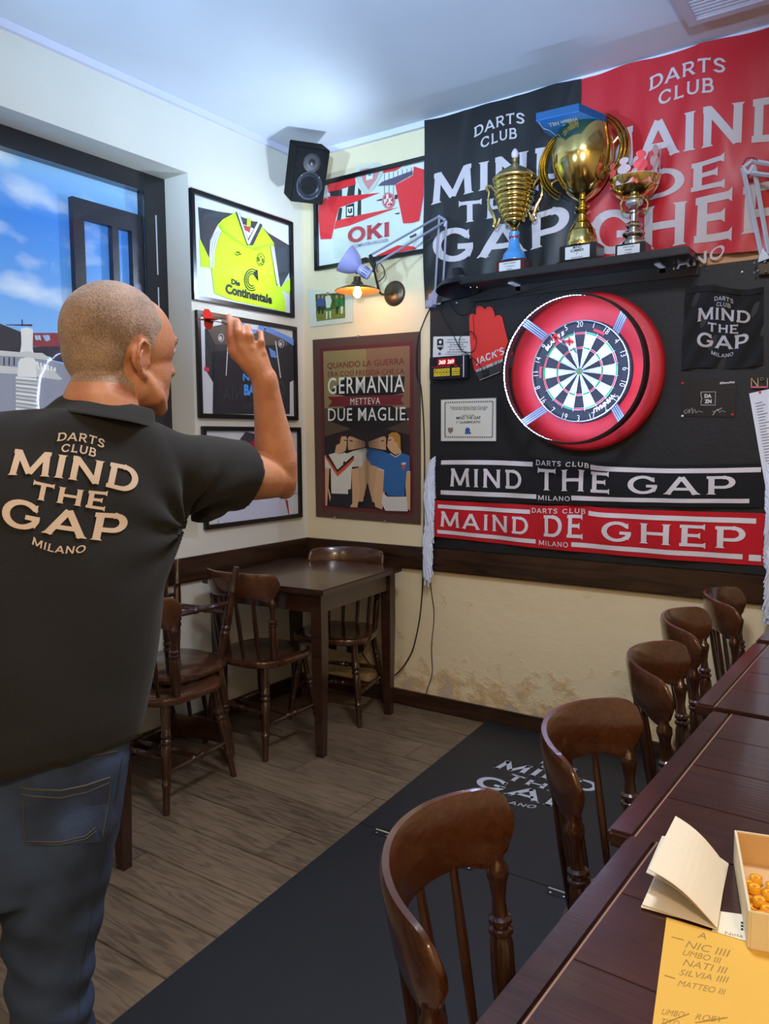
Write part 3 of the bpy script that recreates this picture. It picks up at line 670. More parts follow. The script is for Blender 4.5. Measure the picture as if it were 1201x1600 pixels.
# LED hoop in front of the board
hp = thing('light_hoop', 'black hoop ring with a strip of white lights held out in front of the dartboard', 'lamp', (BC.x, -.1, BC.z-.33))
HY0, HY1, HR = -.215, -.158, .323
M_led = mat('led_strip', (.9, .95, 1), .4, emit=(.70, .80, 1.0), estr=LED_STRENGTH)
part('hoop', join(ringmesh(HR-.007, HR, HY0, HY1), ringmesh(HR-.010, HR, HY0-.002, HY0)), mat('hoop_black', (.05, .05, .055), .35), hp, smooth=True)
part('led_carrier', ringmesh(HR-.0082, HR-.007, HY0+.003, HY0+.014), mat('carrier_white', (.7, .72, .8), .5), hp, smooth=True)
leds = []
for i in range(130):
    a = 2*PI*(i+.5)/130; e = Vector((math.sin(a), 0, math.cos(a))); tt = Vector((math.cos(a), 0, -math.sin(a))); p = Vector((BC.x, HY0+.008, BC.z))+e*(HR-.0088)
    V = [p+tt*sx_*.0036+Vector((0, sy_*.0034, 0)) for sx_, sy_ in ((-1,-1),(1,-1),(1,1),(-1,1))]; leds.append((V, [(0,1,2,3)]))
part('led_strip', join(*leds), M_led, hp, kind='stuff')
for a in (45, 135, 225, 315):
    ar = math.radians(a); e = Vector((math.sin(ar), 0, math.cos(ar))); tt = Vector((math.cos(ar), 0, -math.sin(ar)))
    p0 = Vector((BC.x, -.104, BC.z))+e*.226; p1 = Vector((BC.x, HY0+.02, BC.z))+e*(HR-.005)
    am = part('arm', sheet(([p0-tt*.019, p0+tt*.019, p1+tt*.019, p1-tt*.019], [(0,1,2,3)]), Vector((0, .003, 0))), mat('arm_grey', (.28, .30, .38), .4), hp)
    for q in (-.014, -.005, .005, .014): part('arm_rib', tube([p0+tt*q+Vector((0,-.001,0)), p1+tt*q+Vector((0,-.001,0))], .0018, 6), mat('arm_rib_grey', (.52, .55, .66), .35), am)
# darts
M_dred = mat('flight_red', (.85, .16, .14), .5); M_steel = mat('dart_steel', (.62, .63, .66), .25, 1.0); M_shaft = mat('dart_shaft', (.88, .88, .9), .4)
def dart(name, label, tip, d, group, up=Vector((0,0,1))):
    d = d.normalized(); t = thing(name, label, 'dart', tip, group)
    a = lambda s: tip-d*s
    part('point', tube([a(0), a(.032)], [.0004, .0012], 6), M_steel, t)
    part('barrel', turned(a(.030), a(.082), [(0,.002),(.1,.0034),(.5,.0036),(.9,.0034),(1,.0024)], 10), M_steel, t, smooth=True)
    part('shaft', turned(a(.082), a(.125), [(0,.0022),(.5,.0018),(1,.0024)], 8), M_shaft, t, smooth=True)
    x = d.cross(up).normalized(); y = d.cross(x)
    for ax in (x, y, -x, -y):
        P = [a(.112), a(.118)+ax*.012, a(.130)+ax*.019, a(.146)+ax*.018, a(.152)+ax*.012, a(.152)]
        nn = ax.cross(d).normalized()*.0004; fl = part('flight', prism(P, nn), M_dred, t)
        part('flight_band', prism([a(.114)+nn*1.5, a(.116)+ax*.005+nn*1.5, a(.151)+ax*.005+nn*1.5, a(.151)+nn*1.5], nn), M_ink2, fl)
    return t
dart('dart', 'red flighted dart stuck in the double ring side of the five segment, upper of two', on(890, 545, 1, -.094), Vector((.1, .9, -.25)), None)
dart('dart', 'red flighted dart stuck near the treble five, lower of two', on(903, 556, 1, -.094), Vector((-.05, .9, -.35)), None)

# ================================================================== things pinned on the black board
Y1 = .0235
def scarf(name, label, xs0, xs1, zt, zb, m_, words, sub_c, lab, ph):
    t = thing(name, label, 'scarf', (xs0, -.03, zb(0)), 'knitted club scarves under the dartboard')
    fn = lambda s, r: Vector((xs0+(xs1-xs0)*s, -.034-.006*math.sin(s*17+ph)-.004*math.sin(s*41+r*3+ph)-.005*math.sin(r*PI), zb(s)+(zt(s)-zb(s))*r))
    part('knit', sheet(grid(70, 12, fn), Vector((0, .006, 0))), m_, t, smooth=True)
    f2 = lambda s, r: fn(s, r)+Vector((0, -.0022, 0))
    wm = mat('knit_white', (.84, .82, .84), .85, bump=.3, bump_scale=300)
    def band(s0, s1, r0, r1, n=20): part('stripe', grid(n, 1, lambda a, b: f2(s0+(s1-s0)*a, r0+(r1-r0)*b)), wm, t)
    for b in words[0]: band(*b)
    for s, s0, s1, r0, r1 in words[1]:
        V, Fc, W_ = gtext(s, .15, .2); part('lettering', ([f2(s0+(s1-s0)*p[0]/W_, r0+(r1-r0)*p[1]) for p in V], Fc), wm, t)
    # tassels
    for side, sx in ((0, -1), (1, 1)):
        st = []
        for k in range(110):
            r_ = rnd.random(); p = fn(side, r_)+Vector((sx*.004, -.006*rnd.random(), 0)); ln = .22+.05*rnd.random()
            q = [p, p+Vector((sx*(.014+.02*rnd.random()), -.012*rnd.random(), -.035)), p+Vector((sx*(.018+.040*rnd.random()), -.018*rnd.random(), -ln*.5)), p+Vector((sx*(.002+.05*rnd.random()), -.02*rnd.random(), -ln))]
            st.append(tube(bez(q, 4), .0034, 4, False))
        part('fringe', join(*st), mat('fringe_white', (.84, .87, .93), .85), t, kind='stuff')
    return t
ztA = lambda s: 1.345+.012*math.sin(s*PI*2+.3)+.012*math.exp(-((s-.49)/.04)**2)-.018*s
zbA = lambda s: 1.134-.012*math.sin(s*PI)+.018*s
ztB = lambda s: 1.124-.006*math.sin(s*PI)+.012*math.exp(-((s-.49)/.05)**2)+.004*s
zbB = lambda s: .915+.022*(1-s)-.012*math.sin(s*PI)
wA = ([(.02,.345,.80,.90), (.53,.99,.80,.91), (.02,.36,.10,.20), (.475,.965,.10,.20)],
      [('MIND',.055,.31,.30,.70), ('THE',.36,.59,.30,.76), ('GAP',.64,.93,.30,.72), ('DARTS',.355,.44,.84,.95), ('CLUB',.455,.525,.82,.92), ('MILANO',.365,.47,.08,.18)])
wB = ([(.01,.34,.79,.89), (.525,.98,.80,.90), (.01,.36,.10,.20), (.475,.95,.10,.20), (.965,.995,.08,.20)],
      [('MAIND',.02,.335,.30,.70), ('DE',.385,.51,.30,.78), ('GHEP',.565,.955,.30,.72), ('DARTS',.345,.43,.83,.94), ('CLUB',.445,.515,.82,.92), ('MILANO',.37,.465,.08,.19)])
scarf('club_scarf', 'black knitted scarf with white lettering, the upper of the two scarves', .895, 2.42, ztA, zbA, mat('knit_black', (.07, .07, .085), .95, bump=.4, bump_scale=250), wA, 0, 0, 0)
scarf('club_scarf', 'red knitted scarf with white lettering, the lower of the two scarves', .892, 2.425, ztB, zbB, mat('knit_red', (.74, .06, .12), .95, bump=.4, bump_scale=250), wB, 0, 0, 1.3)

def pin(u, v, col, root):
    p = on(u, v, 1, -.026); part('pin', sphere(p, (.0055, .004, .0055), 10, 6), mat('pin_'+col, {'red': (.85, .1, .12), 'white': (.85, .85, .85), 'pink': (.9, .15, .5)}[col], .35), root, smooth=True)
# folded black tee
tee = thing('folded_tee', 'folded black shirt with grey club lettering pinned right of the dartboard', 'shirt', (2.24, -.03, 1.72))
tf = lambda s, r: Vector((2.088+.305*s+.008*(r-.5)*(1-2*s), -.030-.006*math.sin(s*9+r*4)-.004*math.sin(s*23-r*13), 1.718+.006*math.sin(s*7)+(.330-.02*s)*r+.008*math.sin(s*5)*r))
part('cloth', sheet(grid(30, 30, tf), Vector((0, .006, 0))), mat('tee_black', (.04, .045, .06), .9, sheen=.1), tee, smooth=True)
part('fold', sheet(grid(20, 2, lambda a, b: tf(a*.99, .93+.07*b)+Vector((0, -.006, .0))), Vector((0, .004, 0))), mat('tee_black', (0,0,0)), tee, smooth=True)
part('lettering', mapv(logo(), lambda X, Y: tf(.51+X*.66, .295+Y*.60)+Vector((0, -.002, 0))), mat('tee_print', (.68, .67, .70), .6), tee)
# dark card with streaming logo
cdx = thing('signed_card', 'dark printed card with white square logo and signatures, pinned under the folded shirt', 'card', (2.18, -.025, 1.52))
part('card', prism([B(.024)(*p) for p in [(1064,594),(1150,597),(1147,652),(1063,650)]], NB*.001), mat('card_dark', (.10, .10, .12), .35), cdx)
CP = B(.0255); crD = lambda pts: cr(1050, 580, 6.397, pts)
def line(name, pts, wp, r, m_, root): part(name, tube([wp(*p) for p in pts], r, 5), m_, root)
q = crD([(287,208),(432,206),(428,340),(287,338),(287,300),(297,272),(287,250)]); line('logo_frame', q+[q[0]], CP, .0011, M_ink, cdx)
part('logo_text', fpx('DA', CP, crD([(322,266)])[0], crD([(392,266)])[0], crD([(322,228)])[0], bold=.05), M_ink, cdx)
part('logo_text', fpx('ZN', CP, crD([(322,320)])[0], crD([(392,320)])[0], crD([(322,282)])[0], bold=.05), M_ink, cdx)
part('card_text', fpx('#SiamoNoi', CP, crD([(475,132)])[0], crD([(622,122)])[0], crD([(475,106)])[0], bold=.03), M_ink, cdx)
line('signature', bez([(x, y, 0) for x, y in crD([(150,380),(120,400),(135,425),(170,380),(165,420),(200,365),(200,425),(225,380),(235,415),(260,400),(305,410)])], 4) and [(p.x, p.y) for p in bez([(x, y, 0) for x, y in crD([(150,380),(120,400),(135,425),(170,380),(165,420),(200,365),(200,425),(225,380),(235,415),(260,400),(305,410)])], 4)], CP, .0006, M_ink, cdx)
line('signature', [(p.x, p.y) for p in bez([(x, y, 0) for x, y in crD([(400,405),(470,385),(495,365),(430,400),(405,440),(450,380),(470,410),(500,395),(530,410)])], 4)], CP, .0006, M_ink, cdx)
for u, v, c_ in ((1066,599,'red'), (1066,650,'white'), (1144,648,'red')): pin(u, v, c_, cdx)
# N°1 letters and the pinned ranking list
n1 = thing('cutout_letters', 'small wooden cut out letters and numeral above the pinned paper list', 'letters', (2.39, -.03, 1.612))
part('letters', sheet(fpx('N°1', B(.034), crD([(785,160)])[0], crD([(955,158)])[0], crD([(785,62)])[0], bold=-.01), Vector((0, .008, 0))), wood('ply', (.6, .48, .32), (.8, .68, .5), .6, 0, 0), n1)
part('base_strip', prism([B(.034)(*p) for p in crD([(785,150),(955,150),(955,168),(785,168)])], NB*-.008), mat('pink_strip', (.75, .35, .45), .6), n1)
pl = thing('ranking_list', 'white printed paper list pinned to the right of the black board under the wooden letters', 'paper', (2.42, -.03, 1.1))
lf = lambda s, r: Vector((2.349+.092*(1-r)+.155*s, -.028-.005*math.sin(s*4+r*5)-.003*(1-r), 1.15+.46*r+.03*s))
part('sheet', sheet(grid(6, 20, lf), Vector((0, .0006, 0))), mat('paper', (.86, .88, .93), .8), pl)
rows = []
for k in range(34):
    r0 = .90-k*.025; n = 3
    for a, b in ((.10, .10+.25*rnd.uniform(.5, 1)), (.6, .85)):
        rows.append(([lf(a, r0)+Vector((0,-.0006,0)), lf(b, r0)+Vector((0,-.0006,0)), lf(b, r0+.007)+Vector((0,-.0006,0)), lf(a, r0+.007)+Vector((0,-.0006,0))], [(0,1,2,3)]))
part('list_text', join(*rows), mat('print_grey', (.45, .45, .5), .8), pl, kind='stuff')
pin(1187, 613, 'pink', pl)

# certificate
ce = thing('certificate', 'framed white certificate with patterned border under the score box', 'certificate', (1.06, -.03, 1.42))
part('backing', prism([B(.03)(*p) for p in [(688,624),(775,621),(775,690),(688,690)]], NB*-.006), mat('frame_edge', (.35, .35, .36), .4), ce)
part('sheet', prism([B(.0305)(*p) for p in [(689,625),(774.5,622),(774.5,689),(689,689)]], NB*.0006), mat('cert_paper', (.82, .83, .78), .6), ce)
CC = B(.0315); crC = lambda pts: cr(660, 440, 5.714, pts)
bd = mat('border_mauve', (.45, .34, .40), .6)
for a, b in (((200,1080),(628,1070)), ((628,1070),(622,1390)), ((622,1390),(200,1388)), ((200,1388),(200,1080))):
    n = 22 if abs(a[0]-b[0]) > 50 else 17; dots = []
    for i in range(n):
        x = a[0]+(b[0]-a[0])*(i+.5)/n; y = a[1]+(b[1]-a[1])*(i+.5)/n
        dots.append(([CC(*p) for p in crC([(x-6,y-7),(x+6,y-7),(x+6,y+7),(x-6,y+7)])], [(0,1,2,3)]))
    part('border', join(*dots), bd, ce)
for s, x0, x1, y0, y1, bo in (('Federazione Italiana Gioco Freccette',245,580,1110,1135,0), ('Torneo Interregionale Coppa della Lega',258,565,1132,1155,0), ('DART CLUB',355,460,1190,1203,.01), ('MIND THE GAP',300,518,1205,1232,.02), ('1° CLASSIFICATO',300,515,1246,1268,.03)):
    part('text', fpx(s, CC, crC([(x0,y1)])[0], crC([(x1,y1-4)])[0], crC([(x0,y0)])[0], bold=bo), mat('print_dark', (.25, .22, .24), .7), ce)
part('crest', prism([CC(*p) for p in crC([(225,1305),(272,1305),(272,1335),(248,1358),(227,1335)])], NB*.0005), mat('crest_grey', (.5, .4, .42), .6), ce)
part('badge', prism([CC(*p) for p in crC(ellipse(402, 1328, 22, 25, 20))], NB*.0005), mat('badge_blue', (.18, .33, .6), .5), ce)
part('badge_base', prism([CC(*p) for p in crC([(378,1345),(432,1345),(432,1360),(378,1360)])], NB*.0008), mat('badge_blue', (0,0,0)), ce)
# white notice above the score box
no = thing('club_notice', 'white notice with black shield emblem behind the score box', 'notice', (.97, -.03, 1.84))
part('sheet', prism([B(.0245)(*p) for p in [(677,526),(735.5,525),(735,560),(676,560)]], NB*.0008), mat('notice_paper', (.80, .80, .80), .6), no)
CN = B(.026)
part('shield', prism([CN(*p) for p in crC([(130,515),(158,508),(185,515),(187,590),(158,618),(128,590)])], NB*.0005), M_ink2, no)
part('shield_text', fpx('MTG', B(.0275), crC([(130,588)])[0], crC([(184,588)])[0], crC([(130,568)])[0], bold=.04), M_ink, no)
part('shield_mark', prism([B(.0275)(*p) for p in crC(ellipse(158, 540, 13, 15, 14))], NB*.0003), M_ink, no)
part('badge', prism([CN(*p) for p in crC(ellipse(152, 645, 12, 12, 14))], NB*.0005), mat('badge_blue', (0,0,0)), no)
for k, (s, a, b) in enumerate([('Il gioco delle freccette', 222, 380), ('è consentito esclusivamente', 205, 405), ('ai tesserati', 245, 365), ('Il gioco è consentito', 225, 390), ('ai non tesserati', 240, 370), ('solo ed esclusivamente', 218, 400), ('in presenza di un tesserato', 205, 410)]):
    y = 527+k*21.5; part('text', fpx(s, CN, crC([(a,y)])[0], crC([(b,y-2)])[0], crC([(a,y-15)])[0], bold=.01), M_ink2, no)
# electronic scorer
sc = thing('score_box', 'black electronic score box with red digits and yellow keys on the black board', 'scoreboard', (.98, -.05, 1.72))
SY = .062
def sb(u, v): return B(SY)(u, v)
x0, x1, z0, z1 = .870, 1.082, 1.733, 1.845
part('case', box(x0, x1, -SY, -.022, z0, z1, .003), mat('case_black', (.07, .07, .08), .35), sc)
def sface(name, a, b, c_, d, m_, off=.001, root=sc): return part(name, box(x0+(x1-x0)*a, x0+(x1-x0)*b, -SY-off, -SY, z0+(z1-z0)*c_, z0+(z1-z0)*d), m_, root)
sface('face_plate', .05, .90, .06, .95, mat('face_dark', (.09, .04, .05), .3))
sface('side_strip', .915, .935, .05, .97, mat('strip_white', (0,0,0)), .002)
sface('display', .24, .70, .62, .90, mat('display_red', (.55, .03, .05), .3, emit=(.6, .02, .05), estr=.5), .0015)
def stext(s, a, b, c_, d, m_, root=sc, off=.0026, **kw):
    V, Fc, _ = ftext(s, **kw); part('digits', ([Vector((x0+(x1-x0)*(a+(b-a)*X), -SY-off, z0+(z1-z0)*(c_+(d-c_)*Y))) for X, Y in V], Fc), m_, root)
M_dig = mat('led_digit', (1, .85, .8), .4, emit=(1, .62, .55), estr=1.6)
stext('360', .27, .45, .66, .84, M_dig, bold=.03, shear=.15); stext('269', .50, .68, .66, .84, M_dig, bold=.03, shear=.15)
stext('HOME  0 1', .08, .88, .52, .58, mat('legend_red', (.75, .1, .1), .5, emit=(.7, .05, .05), estr=.3))
ky = mat('key_yellow', (.88, .78, .14), .45)
for r_, ks in enumerate((['1','2','3','4','5','<','>'], ['6','7','8','9','0','ENTER'])):
    for k, s in enumerate(ks):
        a = .13+k*.088 if k < 5 else .62+(k-5)*.11; b = a+.075
        if k == 5 and r_ == 1: b = .82
        elif k >= 5: b = a+.095
        c_ = .32 if r_ == 0 else .14
        kk = sface('key', a, b, c_, c_+.15, ky, .002); stext(s, a+.02, b-.02, c_+.04, c_+.11, M_ink2, kk, .0026, bold=.02)
# red foam hand
gl = thing('foam_hand', 'red printed hand shaped fan sign tilted beside the light hoop', 'sign', (1.2, -.03, 1.72))
GP = B(.028)
hand = crC([(465,800),(435,640),(425,520),(418,330),(425,300),(450,285),(482,300),(478,250),(490,222),(515,217),(545,232),(560,250),(575,228),(600,222),(625,235),(640,280),(650,320),(665,302),(690,300),(712,320),(735,420),(760,520),(810,640),(790,660)])
part('hand', prism([GP(*p) for p in hand], NB*.003), mat('hand_red', (.82, .17, .13), .5), gl)
part('footer', prism([GP(*p) for p in crC([(462,795),(815,650),(830,700),(800,765),(510,882)])], NB*.0035), mat('footer_grey', (.20, .18, .19), .5), gl)
GT = B(.0325)
V, Fc, W_ = gtext("JACK'S", .17, .1); o_ = GT(*crC([(478,745)])[0]); ex = GT(*crC([(730,645)])[0])-o_; ey = GT(*crC([(470,685)])[0])-o_
part('lettering', ([o_+ex*(p[0]/W_)+ey*p[1] for p in V], Fc), M_ink, gl)
part('text', fpx('WORLD SERIES OF DARTS', GT, crC([(478,812)])[0], crC([(750,700)])[0], crC([(470,790)])[0], bold=.03), M_ink, gl)
part('line', tube([GT(*p) for p in crC([(510,880),(690,808)])], .001, 5), M_ink, gl)

# ================================================================== arm lamps
M_lamp = mat('lamp_lilac', (.62, .63, .82), .3, coat=.4); M_armm = mat('lamp_arm_grey', (.60, .60, .68), .35, .3)
def bar(root, a, b, r=.005, name='arm'): return part(name, tube([a, b], r*1.2, 4, True), M_armm, root)
def armlamp(name, label, base, el1, root_loc):
    return thing(name, label, 'lamp', root_loc)
b1 = on(672, 466, 1, -.05); e1 = on(690, 342, 1, -.10)
al = thing('arm_lamp', 'lilac metal arm lamp clamped to the top left corner of the black board', 'lamp', b1)
part('clamp', join(box(b1.x-.02, b1.x+.02, -.065, -.023, b1.z-.045, b1.z-.01, .003), tube([b1+Vector((0,0,-.02)), b1+Vector((0,0,.02))], .009, 10)), M_armm, al)
part('clamp_plate', prism([B(.055)(*p) for p in [(680,450),(690,462),(688,476),(673,476),(671,462)]], NB*.004), M_armm, al)
b2, b3 = on(679, 462, 1, -.055), on(691, 462, 1, -.055)
ea, eb = on(686, 338, 1, -.10), on(697, 345, 1, -.10)
bar(al, b2, ea); bar(al, b3, eb)
part('elbow', join(tube([ea+Vector((0,-.006,0)), eb+Vector((0,-.006,0))], .007, 8), tube([eb, on(694,354,1,-.10)], .006, 8)), M_armm, al)
ha, hb = on(578, 399, 1, -.31), on(586, 413, 1, -.31)
bar(al, ea, ha, .0045); bar(al, eb, hb, .0045)
part('spring', tube([on(640,371,1,-.20), on(650,366,1,-.18)], .006, 6), M_chrome, al)
part('head_joint', join(tube([ha, hb], .009, 8), tube([hb, on(583,425,1,-.32)], .007, 8)), M_fblack, al)
hc = on(561, 419, 1, -.33)      # neck of the shade
dirv = (RT*-.82+UP*.56-FW*.05).normalized()
def along(prof, c_, d, n=28, cap=False):
    x, y = frame_from(d); V, Fc = [], []
    for r, s in prof:
        for k in range(n):
            a = 2*PI*k/n; V.append(c_+d*s+(x*math.cos(a)+y*math.sin(a))*r)
    for i in range(len(prof)-1):
        for k in range(n):
            k2 = (k+1) % n; Fc.append((i*n+k, i*n+k2, (i+1)*n+k2, (i+1)*n+k))
    if cap: Fc.append(tuple(range(n))); Fc.append(tuple((len(prof)-1)*n+k for k in range(n)))
    return V, Fc
shd = part('lamp_shade', along([(.022,.0),(.034,.008),(.052,.03),(.064,.055),(.072,.085),(.070,.085),(.062,.055),(.050,.031),(.03,.012),(.0,.006)], hc, dirv), M_lamp, al, smooth=True)
part('lamp_socket', along([(.0,-.062),(.022,-.062),(.026,-.055),(.026,-.01),(.022,.004),(.0,.004)], hc, dirv), M_lamp, al, smooth=True)
for k in range(4):
    x, y = frame_from(dirv); a = 2*PI*k/8+.2; c0 = hc-dirv*(.018+.0)
    for q in range(3):
        an = 2*PI*(k*3+q)/12; e = x*math.cos(an)+y*math.sin(an)
        part('vent_slot', tube([hc-dirv*.048+e*.0258, hc-dirv*.022+e*.0258], .0018, 4), M_ink2, al)
M_bulbc = mat('bulb_cool', (.95, .97, 1), .3, emit=(.84, .93, 1.0), estr=1100)
part('bulb', sphere(hc+dirv*.045, .022, 16, 10), M_bulbc, al, smooth=True)
# right arm lamp (continues out of the frame)
b1 = on(1199, 412, 1, -.05)
ar_ = thing('arm_lamp', 'pale arm lamp clamped at the right end of the black board', 'lamp', b1)
E1, E2 = on(1160, 262, 1, -.10), on(1177, 258, 1, -.10)
G1, G2 = on(1189, 396, 1, -.055), on(1201, 397, 1, -.055)
M_armw = mat('lamp_arm_white', (.74, .77, .84), .35)
part('arm', tube([E1, G1], .0085, 4), M_armw, ar_); part('arm', tube([E2, G2], .0085, 4), M_armw, ar_)
part('elbow', join(tube([E1, on(1176,250,1,-.10)], .008, 8), tube([E2, on(1169,272,1,-.10)], .008, 8), tube([E1, on(1169,272,1,-.10)], .007, 8)), M_armw, ar_)
H1 = E2+Vector((.36, -.16, -.19)); part('arm', tube([on(1178,252,1,-.11), H1+Vector((0,0,.03))], .008, 4), M_armw, ar_); part('arm', tube([on(1174,270,1,-.11), H1], .008, 4), M_armw, ar_)
part('elbow_cable', tube(bez([on(1160,258,1,-.11), on(1166,248,1,-.12), on(1178,247,1,-.12), on(1186,254,1,-.12)], 5), .0015, 5), M_cable, ar_)
part('clamp_plate', prism([B(.058)(*p) for p in [(1192,388),(1201,400),(1201,404),(1184,410),(1187,396)]], NB*.004), M_armw, ar_)
part('clamp', box(2.37, 2.42, -.05, -.023, 2.07, 2.115, .003), mat('clamp_bronze', (.22, .18, .12), .4, .6), ar_)
for u, v in ((1178,411),(1195,409),(1178,426),(1184,423),(1196,424)): part('bolt', sphere(on(u, v, 1, -.055), .005, 8, 6), M_screw, ar_, smooth=True)
dn = Vector((.15, .25, -.95)).normalized()
part('lamp_shade', along([(.0,-.05),(.024,-.05),(.026,-.0),(.052,.03),(.066,.06),(.074,.09),(.072,.09),(.05,.033),(.0,.012)], H1+Vector((.03, 0, -.04)), dn), M_armw, ar_, smooth=True)
# black hood lamp under the shelf
hd = thing('hood_lamp', 'dark metal lamp hood hanging under the left end of the trophy shelf', 'lamp', (1.09, -.13, 2.14))
hc2 = Vector((1.075, -.14, 2.185)); d2 = Vector((.12, -.15, -1)).normalized()
part('lamp_shade', along([(.0,-.06),(.03,-.055),(.036,-.02),(.075,.005),(.102,.035),(.106,.045),(.103,.045),(.07,.012),(.0,.0)], hc2, d2), mat('hood_black', (.10, .10, .13), .3, .3), hd, smooth=True)
part('hood_stem', tube([hc2-d2*.05, hc2+Vector((0,.05,.04)), hc2+Vector((0,.11,.02))], .008, 8), M_fblack, hd)
for k in (0, 1): part('bolt', sphere(on(735+k*10, 449, 1, -.24), .004, 8, 6), M_screw, hd, smooth=True)

# ================================================================== wall sconce
sp = Vector((.622, -.0, 2.196))
so = thing('wall_sconce', 'antique brass wall sconce with scrolled arm and lit bulb under a disc shade', 'lamp', sp)
M_brass = mat('aged_brass', (.36, .31, .25), .35, .8)
part('wall_plate', along([(.0,.022),(.03,.02),(.052,.014),(.064,.006),(.066,.0)], sp, NB), M_brass, so, smooth=True)
for dx in (-.018, .03): part('screw', sphere(sp+Vector((dx, -.022, 0)), .005, 8, 6), M_brass, so, smooth=True)
shc = on(558, 449, 1, -.215)
arm = bez([sp+Vector((0,-.02,0)), on(595,459,1,-.09), on(588,438,1,-.14), on(583,418,1,-.19), on(573,404,1,-.215), on(561,410,1,-.215), on(557,428,1,-.215)], 8)
part('arm', tube(arm, .006, 8), M_brass, so, smooth=True)
part('scroll', tube(bez([on(585,428,1,-.15), on(590,440,1,-.12), on(600,431,1,-.1), on(599,419,1,-.09), on(592,411,1,-.09), on(588,420,1,-.1), on(590,425,1,-.1)], 6), .003, 6), M_brass, so, smooth=True)
zt_ = on(557, 428, 1, -.215).z
shp = Vector((shc.x, -.215, shc.z))
part('shade_outer', lathe([(.0,.052),(.018,.052),(.020,.03),(.028,.024),(.034,.012),(.075,.0),(.112,-.014),(.115,-.018)], shp, 40, cap=False), M_brass, so, smooth=True)
part('shade_inner', lathe([(.114,-.0185),(.075,-.004),(.034,.007),(.0,.010)], shp, 40, cap=False), mat('shade_inner_gold', (.80, .55, .28), .4, .3), so, smooth=True)
bl = part('bulb', lathe([(.0,-.052),(.012,-.048),(.020,-.036),(.021,-.026),(.014,-.008),(.011,.006)], shp, 20, cap=False), mat('bulb_warm', (1, .85, .6), .3, emit=(1.0, .72, .40), estr=75), so, smooth=True)

Z_ = Vector((0, 0, 1))
# ================================================================== speaker
sk = Vector((.27, -.25, 2.79))
spk = thing('loudspeaker', 'black bookshelf loudspeaker hung high in the corner and tilted down', 'speaker', sk)
fr_ = Vector((.72, -.47, -.50)).normalized(); rx_ = fr_.cross(Z_).normalized(); uz_ = rx_.cross(fr_).normalized()
if uz_.z < 0: uz_ = -uz_
MS = Matrix((( rx_.x, fr_.x, uz_.x, sk.x), (rx_.y, fr_.y, uz_.y, sk.y), (rx_.z, fr_.z, uz_.z, sk.z), (0,0,0,1)))
M_spk = mat('speaker_vinyl', (.018, .018, .02), .7, bump=.25, bump_scale=180, spec=.15)
part('cabinet', xf(box(-.088, .088, -.15, 0, -.135, .135, .004), MS), M_spk, spk)
def disc(cx, cz, prof, m_, nm): 
    part(nm, xf(along(prof, Vector((cx, 0, cz)), Vector((0, 1, 0)), 32), MS), m_, spk, smooth=True)
disc(.0, .066, [(.046,.0),(.046,.003),(.040,.004),(.038,.001),(.016,.002)], mat('driver_grey', (.07, .07, .08), .5), 'tweeter_ring')
disc(.0, .066, [(.016,.001),(.012,.008),(.0,.011)], mat('driver_dark', (.09, .09, .1), .4), 'tweeter_dome')
disc(.0, -.046, [(.070,.0),(.070,.005),(.062,.007),(.058,.002)], mat('driver_rim', (.22, .23, .26), .35, .4), 'woofer_frame')
disc(.0, -.046, [(.058,.003),(.053,.007),(.048,.003),(.026,-.014),(.018,-.016)], mat('driver_cone', (.12, .13, .17), .3), 'woofer_cone')
disc(.0, -.046, [(.018,-.014),(.014,-.002),(.0,.002)], mat('driver_cap', (.04, .04, .05), .12, coat=1), 'dust_cap')
for a in range(4):
    an = PI/4+a*PI/2; part('screw', xf(sphere(Vector((.066*math.cos(an), .006, -.046+.066*math.sin(an))), .004, 8, 6), MS), M_screw, spk, smooth=True)
part('wall_bracket', tube([sk+Vector((-.05,.08,.02)), Vector((.1, 0, 2.80))], .012, 8), M_fblack, spk)

# ================================================================== ceiling vent
vt = thing('ceiling_vent', 'white slatted ceiling vent above the red banner', 'vent', (2.5, -.5, H-.03))
vx0, vx1, vy0, vy1 = 2.135, 2.80, -.80, -.262
part('frame', join(box(vx0, vx1, vy0, vy0+.035, H-.04, H), box(vx0, vx1, vy1-.035, vy1, H-.04, H), box(vx0, vx0+.035, vy0+.035, vy1-.035, H-.04, H), box(vx1-.035, vx1, vy0+.035, vy1-.035, H-.04, H)), mat('vent_frame', (.72, .68, .72), .5), vt)
for k in range(20):
    y = vy0+.045+k*.0235; me = box(vx0+.035, vx1-.035, y, y+.013, H-.034, H-.022)
    part('slat', me, mat('vent_slat', (.82, .82, .88), .5), vt)

